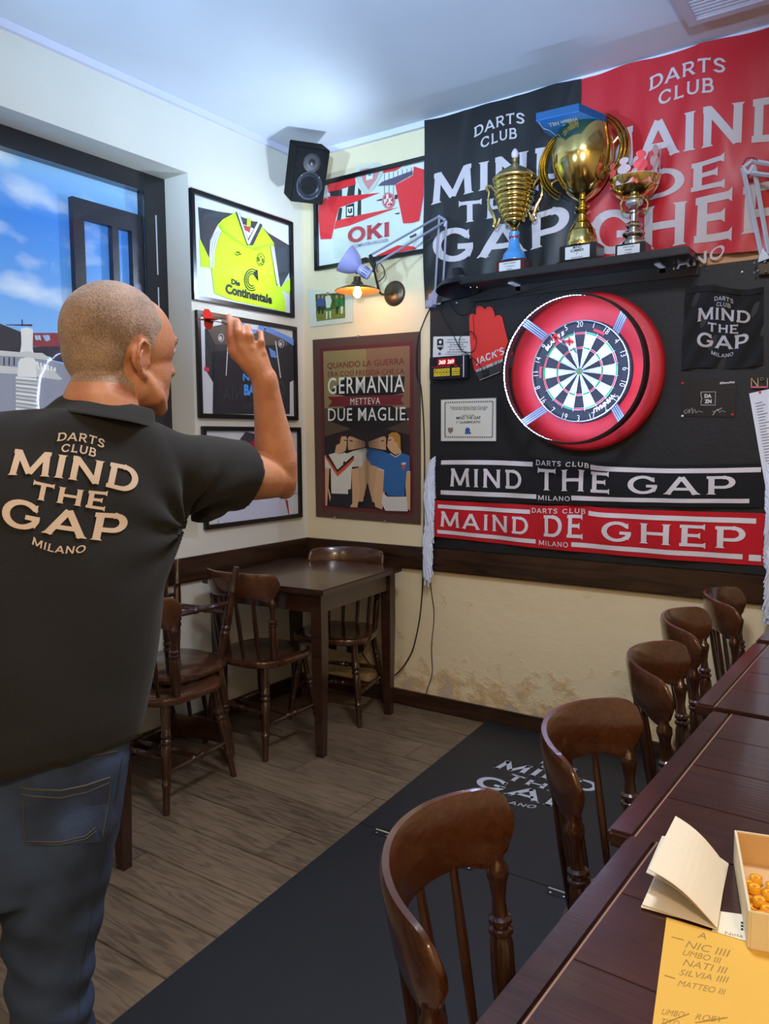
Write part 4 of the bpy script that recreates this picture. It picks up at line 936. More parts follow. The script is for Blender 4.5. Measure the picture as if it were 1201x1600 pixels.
# ================================================================== framed shirts
def cloth(name, col, rough=.85, b=.5, sc=14): return mat(name, col, rough, bump=b, bump_scale=sc, sheen=.15)
def picframe(side, name, label, corners, group, wdt=.022, dp=.022, glass=True, backc=None, fm=None):
    """corners px of outer frame; rectangle on the wall plane"""
    wp = L(dp) if side == 'L' else B(dp)
    P = [wp(*c) for c in corners]; ax = 1 if side == 'L' else 0
    a0 = (P[0][ax]+P[3][ax])/2; a1 = (P[1][ax]+P[2][ax])/2; z1 = (P[0].z+P[1].z)/2; z0 = (P[2].z+P[3].z)/2
    def bx(u0, u1, w0, w1, d0, d1):
        return box(d0, d1, u0, u1, w0, w1, .0015) if side == 'L' else box(u0, u1, -d1, -d0, w0, w1, .0015)
    root = thing(name, label, 'picture', (dp/2, (a0+a1)/2, z0) if side == 'L' else ((a0+a1)/2, -dp/2, z0), group)
    w_ = wdt; fmm = fm or M_fblack
    part('frame', join(bx(a0, a1, z1-w_, z1, .001, dp), bx(a0, a1, z0, z0+w_, .001, dp), bx(a0, a0+w_, z0+w_, z1-w_, .001, dp), bx(a1-w_, a1, z0+w_, z1-w_, .001, dp)), fmm, root)
    part('mount', bx(a0+w_, a1-w_, z0+w_, z1-w_, .001, .006), backc or M_white, root)
    if glass: part('glass', bx(a0+w_, a1-w_, z0+w_, z1-w_, dp-.006, dp-.0045), M_glass, root)
    return root
GR = 'framed football shirts'
f1 = picframe('L', 'framed_shirt', 'black framed neon yellow football shirt, top picture beside the window', [(297,290),(456,348),(463,497),(305,468)], GR)
def LP(off): return L(off)
s2 = 6.672
def j1(name, pts, m_, lay, root=f1, th=.0012):
    ppx(name, cr(290, 280, s2, pts), LP(.0065+lay*.0013), NL, th, m_, root)
neon, dgrey, jw = cloth('cloth_neon', (.76, .93, .06)), cloth('cloth_charcoal', (.20, .22, .25)), cloth('cloth_white', (.86, .88, .88))
j1('shirt_sleeve', [(128,290),(330,335),(500,360),(330,480),(250,640),(240,850),(200,740),(150,620)], dgrey, 0)
j1('shirt_sleeve', [(780,480),(860,560),(1080,690),(1085,960),(990,1130),(930,900),(880,700)], dgrey, 0)
j1('cuff', [(140,610),(200,730),(255,850),(270,930),(160,915)], neon, 1)
j1('cuff', [(1085,1030),(1090,1130),(1078,1198),(1010,1150),(985,1135)], neon, 1)
j1('shirt_body', [(330,480),(385,420),(520,345),(560,370),(640,680),(760,450),(850,570),(920,670),(905,730),(955,1110),(1040,1150),(1000,1160),(1030,1240),(1045,1385),(870,1345),(500,1265),(300,1190),(270,930),(310,740),(350,600),(380,540)], neon, 2)
j1('collar_inside', [(545,380),(600,400),(700,440),(755,445),(740,500),(650,640)], dgrey, 3)
j1('collar_lining', [(600,470),(720,520),(700,560),(650,620)], jw, 4)
j1('size_tag', [(605,480),(675,500),(668,560),(610,525)], mat('tag_red', (.7, .2, .2), .7), 5)
j1('neck_label', [(640,405),(678,410),(675,495),(636,485)], neon, 6)
j1('collar', [(520,345),(560,350),(655,640),(640,690)], dgrey, 5); j1('collar', [(755,440),(800,480),(700,690),(640,690),(640,640)], dgrey, 5)
j1('collar_stripe', [(535,340),(556,352),(650,640),(640,665)], jw, 6); j1('collar_stripe', [(755,440),(775,455),(660,685),(640,670)], jw, 6)
for k in range(3):
    j1('sleeve_stripe', [(350-k*26,545+k*14),(362-k*26,548+k*14),(330-k*25,640),(300-k*20,760),(293-k*14,920),(283-k*14,920),(290-k*20,740),(318-k*25,630)], jw, 4)
    j1('sleeve_stripe', [(885+k*13,705-k*3),(893+k*13,703-k*3),(960+k*10,1090+k*10),(974+k*10,1115+k*6),(964+k*10,1112+k*6),(950+k*10,1085+k*10)], jw, 4)
j1('side_panel', [(878,700),(890,700),(960,1110),(945,1105)], M_ink2, 3)
j1('shirt_fold', [(345,490),(400,560),(520,650),(640,715),(760,745),(760,735),(640,700),(530,635),(420,545),(370,470)], cloth('cloth_neon_shaded', (.64,.80,.05)), 3, th=.004)  # darker neon puts the shade of the folds into the colour
j1('shirt_fold', [(700,720),(800,690),(915,665),(910,680),(800,712),(720,745)], cloth('cloth_neon_shaded', (0,0,0)), 3, th=.004)
LT = LP(.0125)
c2_ = lambda *p: cr(290, 280, s2, [p])[0]
part('lettering', fpx('Die', LT, c2_(476,1095), c2_(568,1120), c2_(476,1035), bold=.05), M_ink2, f1)
part('lettering', fpx('Continentale', LT, c2_(415,1190), c2_(900,1306), c2_(415,1085), bold=.05), M_ink2, f1)
for k in range(3):
    rx, ry = 76-k*18, 112-k*24
    P = [c2_(x, y) for x, y in ellipse(690, 1050, rx, ry, 24, -62, -338+30)]
    part('emblem', tube([LT(*p) for p in P], .0028, 5), M_ink2, f1)
part('emblem', prism([LT(*c2_(*p)) for p in [(735,945),(750,945),(756,1065),(700,985),(712,975)]], NL*.0008), M_ink2, f1)
part('maker_mark', tube([LT(*c2_(*p)) for p in [(515,770),(525,790),(545,790),(578,780)]], .002, 5), M_ink2, f1)
part('maker_mark', fpx('NIKE', LT, c2_(525,770), c2_(568,778), c2_(525,748), bold=.03), M_ink2, f1)
ELP = [LT(*c2_(x, y)) for x, y in ellipse(782, 838, 40, 64, 28)]
part('crest', tube(ELP+[ELP[0]], .0015, 5), M_ink2, f1)
for s_, a, b, c in (('B',(750,855),(773,860),(750,812)), ('V',(772,820),(795,826),(772,790)), ('B',(794,868),(816,872),(794,825)), ('09',(768,890),(800,896),(768,870))):
    part('crest_text', fpx(s_, LT, c2_(*a), c2_(*b), c2_(*c), bold=.03), M_ink2, f1)

f2 = picframe('L', 'framed_shirt', 'black framed dark football shirt with light blue collar, middle picture behind the raised arm', [(308,487),(463,508),(468,655),(313,655)], GR)
s3 = 3.0795
def j2(name, pts, m_, lay, root=f2): ppx(name, cr(290, 470, s3, pts), LP(.0065+lay*.0013), NL, .0012, m_, root)
nav, brn, lbl = cloth('cloth_navy_black', (.13, .13, .17)), cloth('cloth_olive_grey', (.33, .29, .27)), cloth('cloth_light_blue', (.42, .60, .90))
j2('shirt_sleeve', [(92,135),(135,128),(200,210),(195,362),(130,390),(95,330)], nav, 0)
j2('shirt_sleeve', [(430,190),(522,190),(525,378),(500,392),(455,372)], nav, 0)
j2('shirt_body', [(135,205),(435,205),(500,230),(500,545),(130,545)], nav, 1)
j2('shoulder_panel', [(100,130),(190,110),(270,95),(380,130),(435,150),(490,190),(490,215),(140,208)], brn, 2)
j2('sleeve_band', [(395,125),(450,150),(522,185),(520,218),(470,185),(380,145)], lbl, 3)
j2('collar', [(258,92),(300,108),(345,108),(372,96),(378,145),(320,160),(262,135)], lbl, 3)
j2('collar_inside', [(280,108),(350,118),(345,140),(290,132)], cloth('cloth_white', (0,0,0)), 4)
for q in ([(203,165),(207,165),(196,360),(192,360)], [(430,195),(434,193),(458,370),(454,372)]): j2('piping', q, jw, 4)
j2('chest_band', [(400,225),(430,245),(438,275),(410,270)], lbl, 3)
for cx, cy in ((170,178),(459,207)):
    R_ = [LP(.0125)(*p) for p in cr(290, 470, s3, ellipse(cx, cy, 13, 18, 20))]; part('badge_ring', tube(R_+[R_[0]], .0018, 5), M_ink, f2)
    part('badge_ball', prism([LP(.0125)(*p) for p in cr(290, 470, s3, ellipse(cx-3, cy+2, 7, 10, 14))], NL*.0006), M_ink, f2)
part('lettering', fpx('NORD', LP(.0125), *cr(290, 470, s3, [(275,385),(400,385),(275,350)]), bold=.04), cloth('cloth_light_blue2', (.25, .62, .98)), f2)
part('lettering', fpx('BANK', LP(.0125), *cr(290, 470, s3, [(280,455),(395,455),(280,402)]), bold=.05), cloth('cloth_light_blue2', (0,0,0)), f2)
j2('pink_patch', [(90,318),(112,322),(110,342),(90,335)], mat('patch_pink', (.9, .1, .35), .6), 2)

f3 = picframe('L', 'framed_shirt', 'black framed white football shirt with dark red collar, lowest picture beside the elbow', [(319,668),(471,666),(473,804),(321,833)], GR)
s4 = 6.672
def j3(name, pts, m_, lay, root=f3): ppx(name, cr(300, 650, s4, pts), LP(.0065+lay*.0013), NL, .0012, m_, root)
jw2, jred, jnav = cloth('cloth_white_cool', (.80, .82, .90)), cloth('cloth_dark_red', (.68, .10, .20)), cloth('cloth_charcoal_violet', (.22, .20, .26))
j3('shirt_body', [(320,340),(520,250),(600,330),(760,350),(860,250),(960,300),(1090,420),(1095,600),(1000,560),(1010,1060),(270,1150),(280,700),(200,700),(180,560)], jw2, 0)
j3('collar', [(500,240),(560,165),(700,200),(860,190),(900,260),(860,320),(700,330),(570,330),(530,300)], jnav, 2)
j3('collar_inside', [(580,230),(620,260),(780,270),(860,300),(700,330),(600,320),(630,290)], jred, 3)
j3('raglan_stripe', [(560,335),(610,345),(600,370),(480,455),(455,440),(500,400)], jred, 2)
for q in ([(335,320),(500,255),(510,262),(340,335)], [(360,350),(515,285),(518,296),(375,362)]): j3('shoulder_stripe', q, M_ink2, 2)
j3('side_stripe', [(970,870),(995,880),(1012,1025),(1005,1025)], jred, 2)
for k in range(3): j3('maker_mark', [(650+k*20,498),(672+k*18,470-k*8),(684+k*16,455+k*4),(705+k*8,505)], M_ink2, 2)
j3('sleeve_seam', [(1060,806),(1092,806),(1092,811),(1060,811)], M_ink2, 2)
for q in ([(268,1080),(272,1080),(280,1150),(275,1150)], [(340,1100),(344,1100),(344,1150),(340,1150)]): j3('seam', q, mat('seam_grey', (.55,.56,.62), .8), 2)

f4 = picframe('B', 'framed_shirt', 'black framed red and white long sleeved football shirt above the wall sconce', [(488,300),(667,226),(669,395),(491,422)], GR, .022, .024)
s5 = 6.005
def j4(name, pts, m_, lay, root=f4): ppx(name, cr(480, 225, s5, pts), B(.0065+lay*.0013), NB, .0012, m_, root)
crm, jr4, bk4 = cloth('cloth_cream', (.80, .84, .80)), cloth('cloth_bright_red', (.84, .13, .16)), cloth('cloth_black_green', (.16, .18, .18))
j4('shirt_body', [(480,215),(720,205),(990,210),(1000,400),(1010,740),(1025,800),(1020,980),(660,1050),(250,1075),(240,800),(290,560),(200,520),(200,400),(440,270)], crm, 0)
j4('shirt_hem', [(640,1052),(850,950),(1000,960),(1022,985),(700,1050)], jr4, 1)
j4('shoulder', [(190,385),(440,268),(455,378),(330,420),(200,460)], jr4, 2)
j4('shoulder', [(720,205),(905,203),(830,250),(710,275)], jr4, 2)
for x in (212,): j4('dark_patch', [(212,450),(325,425),(325,492),(215,490)], bk4, 2)
j4('dark_stripe', [(385,400),(450,380),(440,490),(370,510)], bk4, 1); j4('dark_stripe', [(478,410),(505,440),(505,665),(470,670)], bk4, 1)
j4('dark_stripe', [(300,600),(328,600),(315,715),(275,720)], bk4, 1); j4('dark_stripe', [(365,580),(438,555),(438,680),(362,690)], bk4, 1)
j4('red_flash', [(180,495),(370,488),(680,458),(500,525),(300,598)], jr4, 3)
j4('red_flash', [(250,800),(270,720),(500,665),(850,595),(560,700),(400,765)], jr4, 3)
j4('red_flash', [(660,395),(700,355),(985,250),(990,285),(850,365),(820,385)], cloth('cloth_violet_grey', (.33, .27, .36)), 2)
j4('sleeve', [(165,510),(315,535),(270,690),(225,890),(125,895),(105,700),(110,560)], jr4, 4)
j4('sleeve', [(825,385),(990,295),(1000,210),(1095,240),(1090,480),(1050,720),(985,740),(900,745),(870,600)], jr4, 4)
for k in range(7):
    x = 722+k*42; j4('pinstripe', [(x,278-k*9),(x+4,277-k*9),(x+4,330 if k > 2 else 580-0*k),(x,330 if k > 2 else 580)], bk4, 1)
for q in ([(650,528),(700,512),(700,530),(655,535)], [(820,480),(850,470),(845,515),(820,518)], [(820,652),(865,642),(860,660),(822,658)]): j4('dark_tick', q, bk4, 2)
j4('neck_opening', [(490,240),(560,225),(680,215),(700,235),(660,320),(575,440),(520,340)], cloth('cloth_pinkish', (.78,.52,.52)), 2)
j4('collar', [(480,212),(660,172),(722,208),(700,290),(620,430),(540,470),(505,430),(445,290),(450,260),(485,250),(500,320),(575,432),(650,330),(690,235),(560,225),(485,245)], cloth('cloth_collar', (.74, .78, .72)), 3)
j4('neck_label', [(555,258),(620,240),(612,325),(552,342)], jw, 4); j4('neck_label_mark', [(570,270),(605,262),(600,295),(570,300)], mat('mark_teal', (.3,.6,.62), .7), 5)
j4('maker_patch', [(362,580),(438,572),(438,678),(362,688)], M_ink2, 4); j4('maker_patch', [(372,592),(428,585),(428,668),(372,675)], jw, 5)
j4('maker_mark', [(382,610),(392,605),(395,635),(405,635),(405,604),(418,604),(420,640),(400,652),(382,640)], M_ink2, 6)
part('crest', prism([B(.0145)(*p) for p in cr(480, 225, s5, ellipse(760, 530, 60, 76, 28))], NB*.0008), mat('crest_red', (.72, .22, .24), .7), f4)
R_ = [B(.0155)(*p) for p in cr(480, 225, s5, ellipse(760, 530, 53, 68, 28))]; part('crest_ring', tube(R_+[R_[0]], .001, 5), jw, f4)
for s_, a, b, c in (('1',(740,515),(760,510),(740,476)), ('F',(722,560),(752,552),(718,520)), ('C',(742,590),(775,586),(742,548)), ('K',(762,560),(803,552),(762,508))):
    part('crest_text', fpx(s_, B(.0158), *cr(480, 225, s5, [a, b, c]), bold=.04), jw, f4)
V, Fc, W_ = gtext('OKI', .22, .12); P5 = cr(480, 225, s5, [(385,925),(770,865),(385,795)]); o_ = B(.0135)(*P5[0]); ex = B(.0135)(*P5[1])-o_; ey = B(.0135)(*P5[2])-o_
part('lettering', ([o_+ex*(p[0]/W_)+ey*p[1] for p in V], Fc), mat('letter_red', (.70, .20, .24), .7), f4)
part('sub_lettering', fpx('COMPUTER-DRUCKER', B(.0135), *cr(480, 225, s5, [(430,975),(760,915),(430,945)]), bold=.02), mat('letter_lilac', (.55,.5,.66), .7), f4)

# small frameless photograph
ph = thing('clip_photo', 'small frameless colour photograph of footballers, left of the wall sconce', 'photo', (.2, -.01, 2.075))
part('mount', prism([B(.002)(*p) for p in [(482,452),(551,459),(552,503),(485,511)]], NB*.006), mat('photo_mount', (.78, .80, .74), .5), ph)
s6 = 3.0025
def jp(name, pts, m_, lay): ppx(name, cr(280, 270, s6, pts), B(.0085+lay*.0007), NB, .0006, m_, ph)
jp('photo_print', [(638,570),(776,562),(778,680),(645,697)], mat('photo_green', (.30, .36, .10), .5, noise_amt=.6, noise_scale=60), 0)
jp('photo_ground', [(640,650),(778,632),(778,680),(645,697)], mat('photo_grass', (.48, .52, .18), .5, noise_amt=.3, noise_scale=90), 1)
pw, pdk, psk, pgr = mat('photo_white', (.75,.78,.72), .5), mat('photo_dark', (.08,.12,.06), .5), mat('photo_skin', (.62,.45,.33), .5), mat('photo_shirt', (.12,.42,.20), .5)
jp('photo_player', [(684,580),(708,575),(715,600),(708,632),(690,634)], pw, 2); jp('photo_player', [(690,634),(708,632),(712,648),(688,650)], pgr, 3)
jp('photo_player', [(690,560),(702,560),(702,576),(690,578)], psk, 3)
for q in ([(688,650),(696,650),(694,685),(688,687)], [(703,648),(711,648),(712,682),(706,684)]): jp('photo_player', q, pw, 3)
for x in (645, 662, 730, 752):
    jp('photo_player', [(x,590),(x+18,588),(x+18,625),(x+2,628)], pgr if x > 700 else mat('photo_blue', (.2,.28,.5), .5), 2); jp('photo_player', [(x+4,628),(x+17,626),(x+14,660),(x+6,662)], pw if x > 740 else pdk, 2); jp('photo_player', [(x+4,575),(x+14,574),(x+14,588),(x+4,590)], psk, 3)

# ------------------------------------------------------------------ poster
po = thing('war_poster', 'tall brown poster with bold lettering and two rows of football players', 'poster', (.42, -.01, .99))
s7 = 5.0
def PP(o): return B(o)
PC = [0]
def jq(name, pts, m_, lay):
    PC[0] += 1; ppx(name, cr(480, 510, s7, pts), PP(.0061+PC[0]*.00009), NB, .00009, m_, po)
def flat(n_, c, r=.5): return mat('poster_'+n_, c, r)
part('panel', prism([PP(.001)(*p) for p in cr(480, 510, s7, [(46,105),(885,40),(888,1548),(72,1485)])], NB*.005), flat('brown', (.33, .235, .195), .35), po)
jq('border', [(100,170),(828,115),(830,1478),(118,1428)], flat('maroon', (.37, .13, .14)), 0)
jq('field', [(124,196),(798,150),(805,1446),(138,1402)], flat('shadow', (.13, .09, .085)), 1)
jq('field_light', [(124,196),(458,174),(466,640),(180,640),(136,760)], flat('olive', (.54, .475, .30)), 2); jq('field_light', [(458,174),(798,150),(802,640),(640,650),(466,640)], flat('tan', (.505, .375, .27)), 2)
jq('field_mid', [(130,640),(180,640),(170,740),(340,800),(136,860)], flat('olive_mid', (.32, .26, .18)), 2); jq('field_mid', [(800,630),(760,640),(790,730),(620,800),(802,850)], flat('tan_mid', (.28, .20, .15)), 2)
tred, twh = flat('text_red', (.42, .14, .12)), flat('text_white', (.84, .85, .80))
def pt(s, bl, br, tl, m_, lay=6, **kw):
    PC[0] += 1; part('lettering', fpx(s, PP(.0062+PC[0]*.00009), *cr(480, 510, s7, [bl, br, tl]), **kw), m_, po)
pt('QUANDO LA GUERRA', (155,340), (758,304), (155,285), tred, bold=.01); pt('ERA COSÌ FREDDA CHE LA', (160,395), (758,370), (160,345), tred, bold=.005)
jq('letter_shadow', [(170,520),(300,400),(760,390),(752,520),(620,545),(300,545)], flat('black', (.09, .065, .06)), 3)
jq('letter_shadow', [(170,720),(300,620),(660,620),(790,715),(600,800),(450,850),(360,800)], flat('black', (0,0,0)), 3)
pt('GERMANIA', (160,530), (758,512), (160,402), twh, 6, bold=.004, spacing=1.12)
jq('ribbon', [(158,550),(758,533),(728,575),(758,612),(160,628),(192,588)], flat('ribbon', (.42, .13, .14)), 4)
pt('METTEVA', (336,612), (568,606), (336,562), twh, bold=0, spacing=1.15)
pt('DUE MAGLIE.', (162,740), (792,735), (162,640), twh, 6, bold=.004, spacing=1.1)
skn, hr1, hr2 = flat('skin', (.78, .62, .45)), flat('hair_dark', (.24, .11, .08)), flat('hair_blond', (.68, .48, .16))
wsh, bsh, shd_, sho = flat('shirt_white', (.82, .80, .73)), flat('shirt_blue', (.17, .38, .60)), flat('shorts_dark', (.10, .09, .13)), flat('shorts_white', (.80, .78, .75))
for k in range(6, 0, -1):
    f = k/6.5; dx = 130*f; sc_ = 1-.62*f
    g = lambda pts, cx, tx: [(tx+(x-cx)*sc_, 930+(y-930)*sc_) for x, y in pts]
    kd = 1-.07*k; skn_k, ws_k, bs_k = flat('skin%d' % k, (.78*kd, .62*kd, .45*kd)), flat('white%d' % k, (.82*kd, .80*kd, .73*kd)), flat('blue%d' % k, (.17*kd, .38*kd, .60*kd))
    jq('player_row', g([(345,1110),(400,1090),(410,1300),(395,1415),(345,1415),(340,1300)], 300, 330+dx), skn_k, 3)
    jq('player_row', g([(240,1010),(330,975),(395,1000),(400,1110),(330,1115),(240,1100)], 300, 318+dx), ws_k, 3)
    jq('player_row', g([(270,870),(290,850),(330,860),(335,900),(325,965),(280,970)], 300, 318+dx), skn_k, 3)
    jq('player_row', g([(590,1110),(530,1090),(520,1300),(545,1420),(600,1425),(600,1300)], 630, 605-dx), skn_k, 3)
    jq('player_row', g([(700,1010),(620,975),(545,1000),(520,1100),(600,1115),(700,1100)], 630, 612-dx), bs_k, 3)
    jq('player_row', g([(660,870),(640,850),(600,860),(595,900),(610,965),(655,970)], 630, 612-dx), skn_k, 3)
    jq('row_shade', g([(268,870),(276,868),(276,975),(268,975)], 300, 318+dx), hr1, 3); jq('row_shade', g([(662,870),(654,868),(654,975),(662,975)], 630, 612-dx), hr1, 3)
    jq('row_eye', g([(290,884),(318,888),(318,898),(290,892)], 300, 318+dx), M_ink2, 3); jq('row_eye', g([(638,884),(612,888),(612,898),(638,892)], 630, 612-dx), M_ink2, 3)
    jq('row_shade', g([(345,1110),(352,1110),(352,1415),(345,1415)], 300, 330+dx), hr1, 3); jq('row_shade', g([(590,1110),(583,1110),(583,1420),(590,1420)], 630, 605-dx), hr1, 3)
jq('arm', [(138,1105),(172,1110),(165,1260),(185,1330),(175,1370),(160,1280),(155,1400),(140,1400)], skn, 4); jq('arm', [(345,1115),(395,1105),(412,1290),(390,1415),(335,1412),(350,1300)], skn, 4)
jq('shorts', [(185,1300),(350,1275),(352,1380),(330,1412),(180,1400)], shd_, 4)
jq('shirt', [(136,1010),(225,985),(250,1000),(290,985),(360,1015),(385,1010),(345,1115),(340,1270),(318,1275),(318,1310),(188,1305),(182,1110),(138,1105)], wsh, 5)
jq('chevron', [(140,1012),(165,1000),(235,1120),(355,1010),(370,1020),(300,1110),(235,1165),(228,1160)], flat('chev_black', (.10,.08,.08)), 6)
jq('chevron', [(140,1025),(150,1015),(235,1140),(360,1030),(370,1040),(300,1115),(235,1172)], flat('chev_orange', (.80,.30,.12)), 6.5)
jq('neck_face', [(215,985),(225,930),(240,920),(240,890),(262,855),(300,850),(310,880),(306,930),(300,970),(275,985),(250,1000)], skn, 6)
jq('hair', [(240,890),(243,850),(275,835),(325,850),(305,858),(268,860),(258,885),(256,915),(240,920)], hr1, 7)
jq('eye', [(285,885),(312,890),(312,896),(286,893)], M_ink2, 7)
jq('crest', ellipse(290, 1068, 11, 15, 12), flat('black', (0,0,0)), 7)
jq('arm', [(775,1135),(805,1130),(803,1440),(780,1420),(765,1240)], skn, 4); jq('arm', [(600,1120),(545,1100),(515,1300),(530,1410),(585,1430),(605,1300)], skn, 4)
jq('shorts', [(590,1300),(625,1330),(775,1330),(785,1445),(610,1440),(578,1380)], sho, 4)
jq('shirt', [(600,1005),(650,990),(690,1018),(735,988),(800,1010),(800,1130),(775,1140),(760,1240),(762,1328),(625,1322),(620,1300),(590,1290),(600,1125),(545,1108),(560,1030)], bsh, 5)
jq('cuff', [(545,1102),(600,1122),(600,1132),(545,1112)], sho, 6); jq('cuff', [(775,1135),(800,1128),(800,1136),(776,1143)], sho, 6)
jq('collar', [(645,990),(690,1016),(733,988),(728,1000),(690,1024),(648,998)], sho, 7)
jq('neck_face', [(735,985),(720,930),(700,910),(690,860),(640,855),(630,880),(622,935),(640,965),(660,985),(690,1005)], skn, 6)
jq('hair', [(630,850),(660,828),(700,828),(726,855),(730,965),(715,950),(700,905),(680,900),(675,868),(640,858)], hr2, 7)
jq('eye', [(634,886),(655,882),(655,889),(634,894)], M_ink2, 7)
jq('crest', [(738,1065),(765,1062),(765,1085),(755,1120),(740,1110)], flat('chev_orange', (0,0,0)), 6); jq('crest', [(735,1065),(770,1062),(768,1078),(738,1080)], sho, 7)
for u, v in ((403,80),(220,1492),(612,1522)): part('clip', xf(box(-.006, .006, -.009, 0, -.006, .006), Matrix.Translation(B(.002)(*cr(480, 510, s7, [(u, v)])[0]))), M_chrome, po)

# ------------------------------------------------------------------ cables and socket strip
def cable(label, pts, r=.0032, n=8):
    P = bez(pts, n); o = single('power_cable', tube(P, r, 6), M_cable, label, 'cable', smooth=True); return o
cable('long black cable hanging from the lamp clamp down to the corner socket strip', [on(674,478,1,-.035), on(663,500,1,-.012), on(652,535,1,-.012), on(651,585,1,-.012), on(658,610,1,-.014), on(663,700,1,-.012), on(662,840,1,-.034), on(659,930,1,-.012), on(652,985,1,-.012), on(640,1025,1,-.014), on(614,1056,1,-.02), on(585,1045,1,-.03), on(565,1020,1,-.05)], .0035)
cable('thin black cable hanging from under the scarf fringe down to the baseboard', [on(672,600,1,-.014), on(672,760,1,-.014), on(671,880,1,-.036), on(674,925,1,-.01), on(678,960,1,-.01), on(674,1010,1,-.01), on(675,1050,1,-.01), on(668,1075,1,-.012), on(664,1088,1,-.026)], .0022)
cable('black cable loop between the lamp clamp and the score box', [on(684,470,1,-.05), on(690,492,1,-.04), on(704,515,1,-.035), on(716,540,1,-.035), on(725,550,1,-.04), on(740,548,1,-.04), on(744,530,1,-.04), on(735,518,1,-.04), on(722,522,1,-.04), on(717,535,1,-.05), on(722,548,1,-.05), on(737,558,1,-.04), on(750,572,1,-.035), on(757,585,1,-.035)], .0022)
cable('grey cable running from the score corner up under the trophy shelf', [on(700,470,1,-.03), on(715,490,1,-.03), on(730,490,1,-.03), on(741,474,1,-.03), on(765,470,1,-.03), on(800,462,1,-.04), on(850,447,1,-.10), on(900,437,1,-.12)], .0018)
cable('blue lit thin wire hanging beside the red foam hand', [on(741,474,1,-.036), on(739,490,1,-.04), on(740,515,1,-.04), on(740,530,1,-.04)], .0014)
part('plug', box(-.016, .016, -.014, .0, -.014, .014, .002), mat('plug_black', (.08, .08, .09), .4), None).name
pg = bpy.data.objects['plug']; pg.location = on(759, 583, 1, -.03); pg['label'] = 'small black plug at the end of the cable by the foam hand footer'; pg['category'] = 'plug'
bx_ = on(538, 1008, 1, -.06)
ss = thing('socket_strip', 'black socket block with a white plug under the corner table', 'socket', bx_)
part('strip_body', box(bx_.x-.10, bx_.x+.11, -.085, -.02, bx_.z-.03, bx_.z+.03, .006), mat('plug_black', (0,0,0)), ss)
part('plug', box(bx_.x-.01, bx_.x+.05, -.125, -.085, bx_.z-.02, bx_.z+.025, .006), mat('plug_white', (.82, .82, .82), .4), ss)
part('plug', box(bx_.x+.06, bx_.x+.10, -.12, -.085, bx_.z-.02, bx_.z+.02, .006), mat('plug_black', (0,0,0)), ss)

# ------------------------------------------------------------------ dart mat
M_mat = mat('dart_mat_black', (.085, .10, .125), .55, bump=.12, bump_scale=90, noise_amt=.12, noise_scale=4)
dm = thing('dart_floor_mat', 'large black hinged floor board with white club lettering running to the dart wall', 'mat', (1.75, -1.2, 0))
def matpt(x, y): return Vector((x, y, 0))
def mslab(y0, y1):
    xl = lambda y: 1.178+(-y)*.0735
    return prism([Vector((xl(y0), y0, .002)), Vector((xl(y0)+1.10, y0, .002)), Vector((xl(y1)+1.10, y1, .002)), Vector((xl(y1), y1, .002))], Vector((0,0,.010)))
part('mat_board', mslab(-1.2285, -.024), M_mat, dm); part('mat_board', mslab(-2.45, -1.2325), M_mat, dm)
part('mat_lettering', mapv(logo(), lambda X, Y: Vector((1.675+X*.44+Y*.02, -.685+Y*.375, .0128))), mat('mat_print', (.70, .72, .76), .6), dm)
for i, (u, v) in enumerate(((600,1301),(727,1350),(873,1394))):
    p = on(u, v, 2, .012); hg_ = part('hinge', join(box(p.x-.035, p.x+.035, p.y-.028, p.y-.003, .0121, .0135), box(p.x-.035, p.x+.035, p.y+.003, p.y+.028, .0121, .0135)), mat('hinge_dark', (.16, .17, .19), .4, .6), dm)
    part('hinge_pin', tube([Vector((p.x-.035, p.y, .0155)), Vector((p.x+.035, p.y, .0155))], .0035, 8), M_chrome, hg_)
    for a in (-.022, .022): part('hinge_screw', sphere(Vector((p.x+a, p.y-.016, .0136)), (.004, .004, .0012), 8, 4), M_screw, hg_)

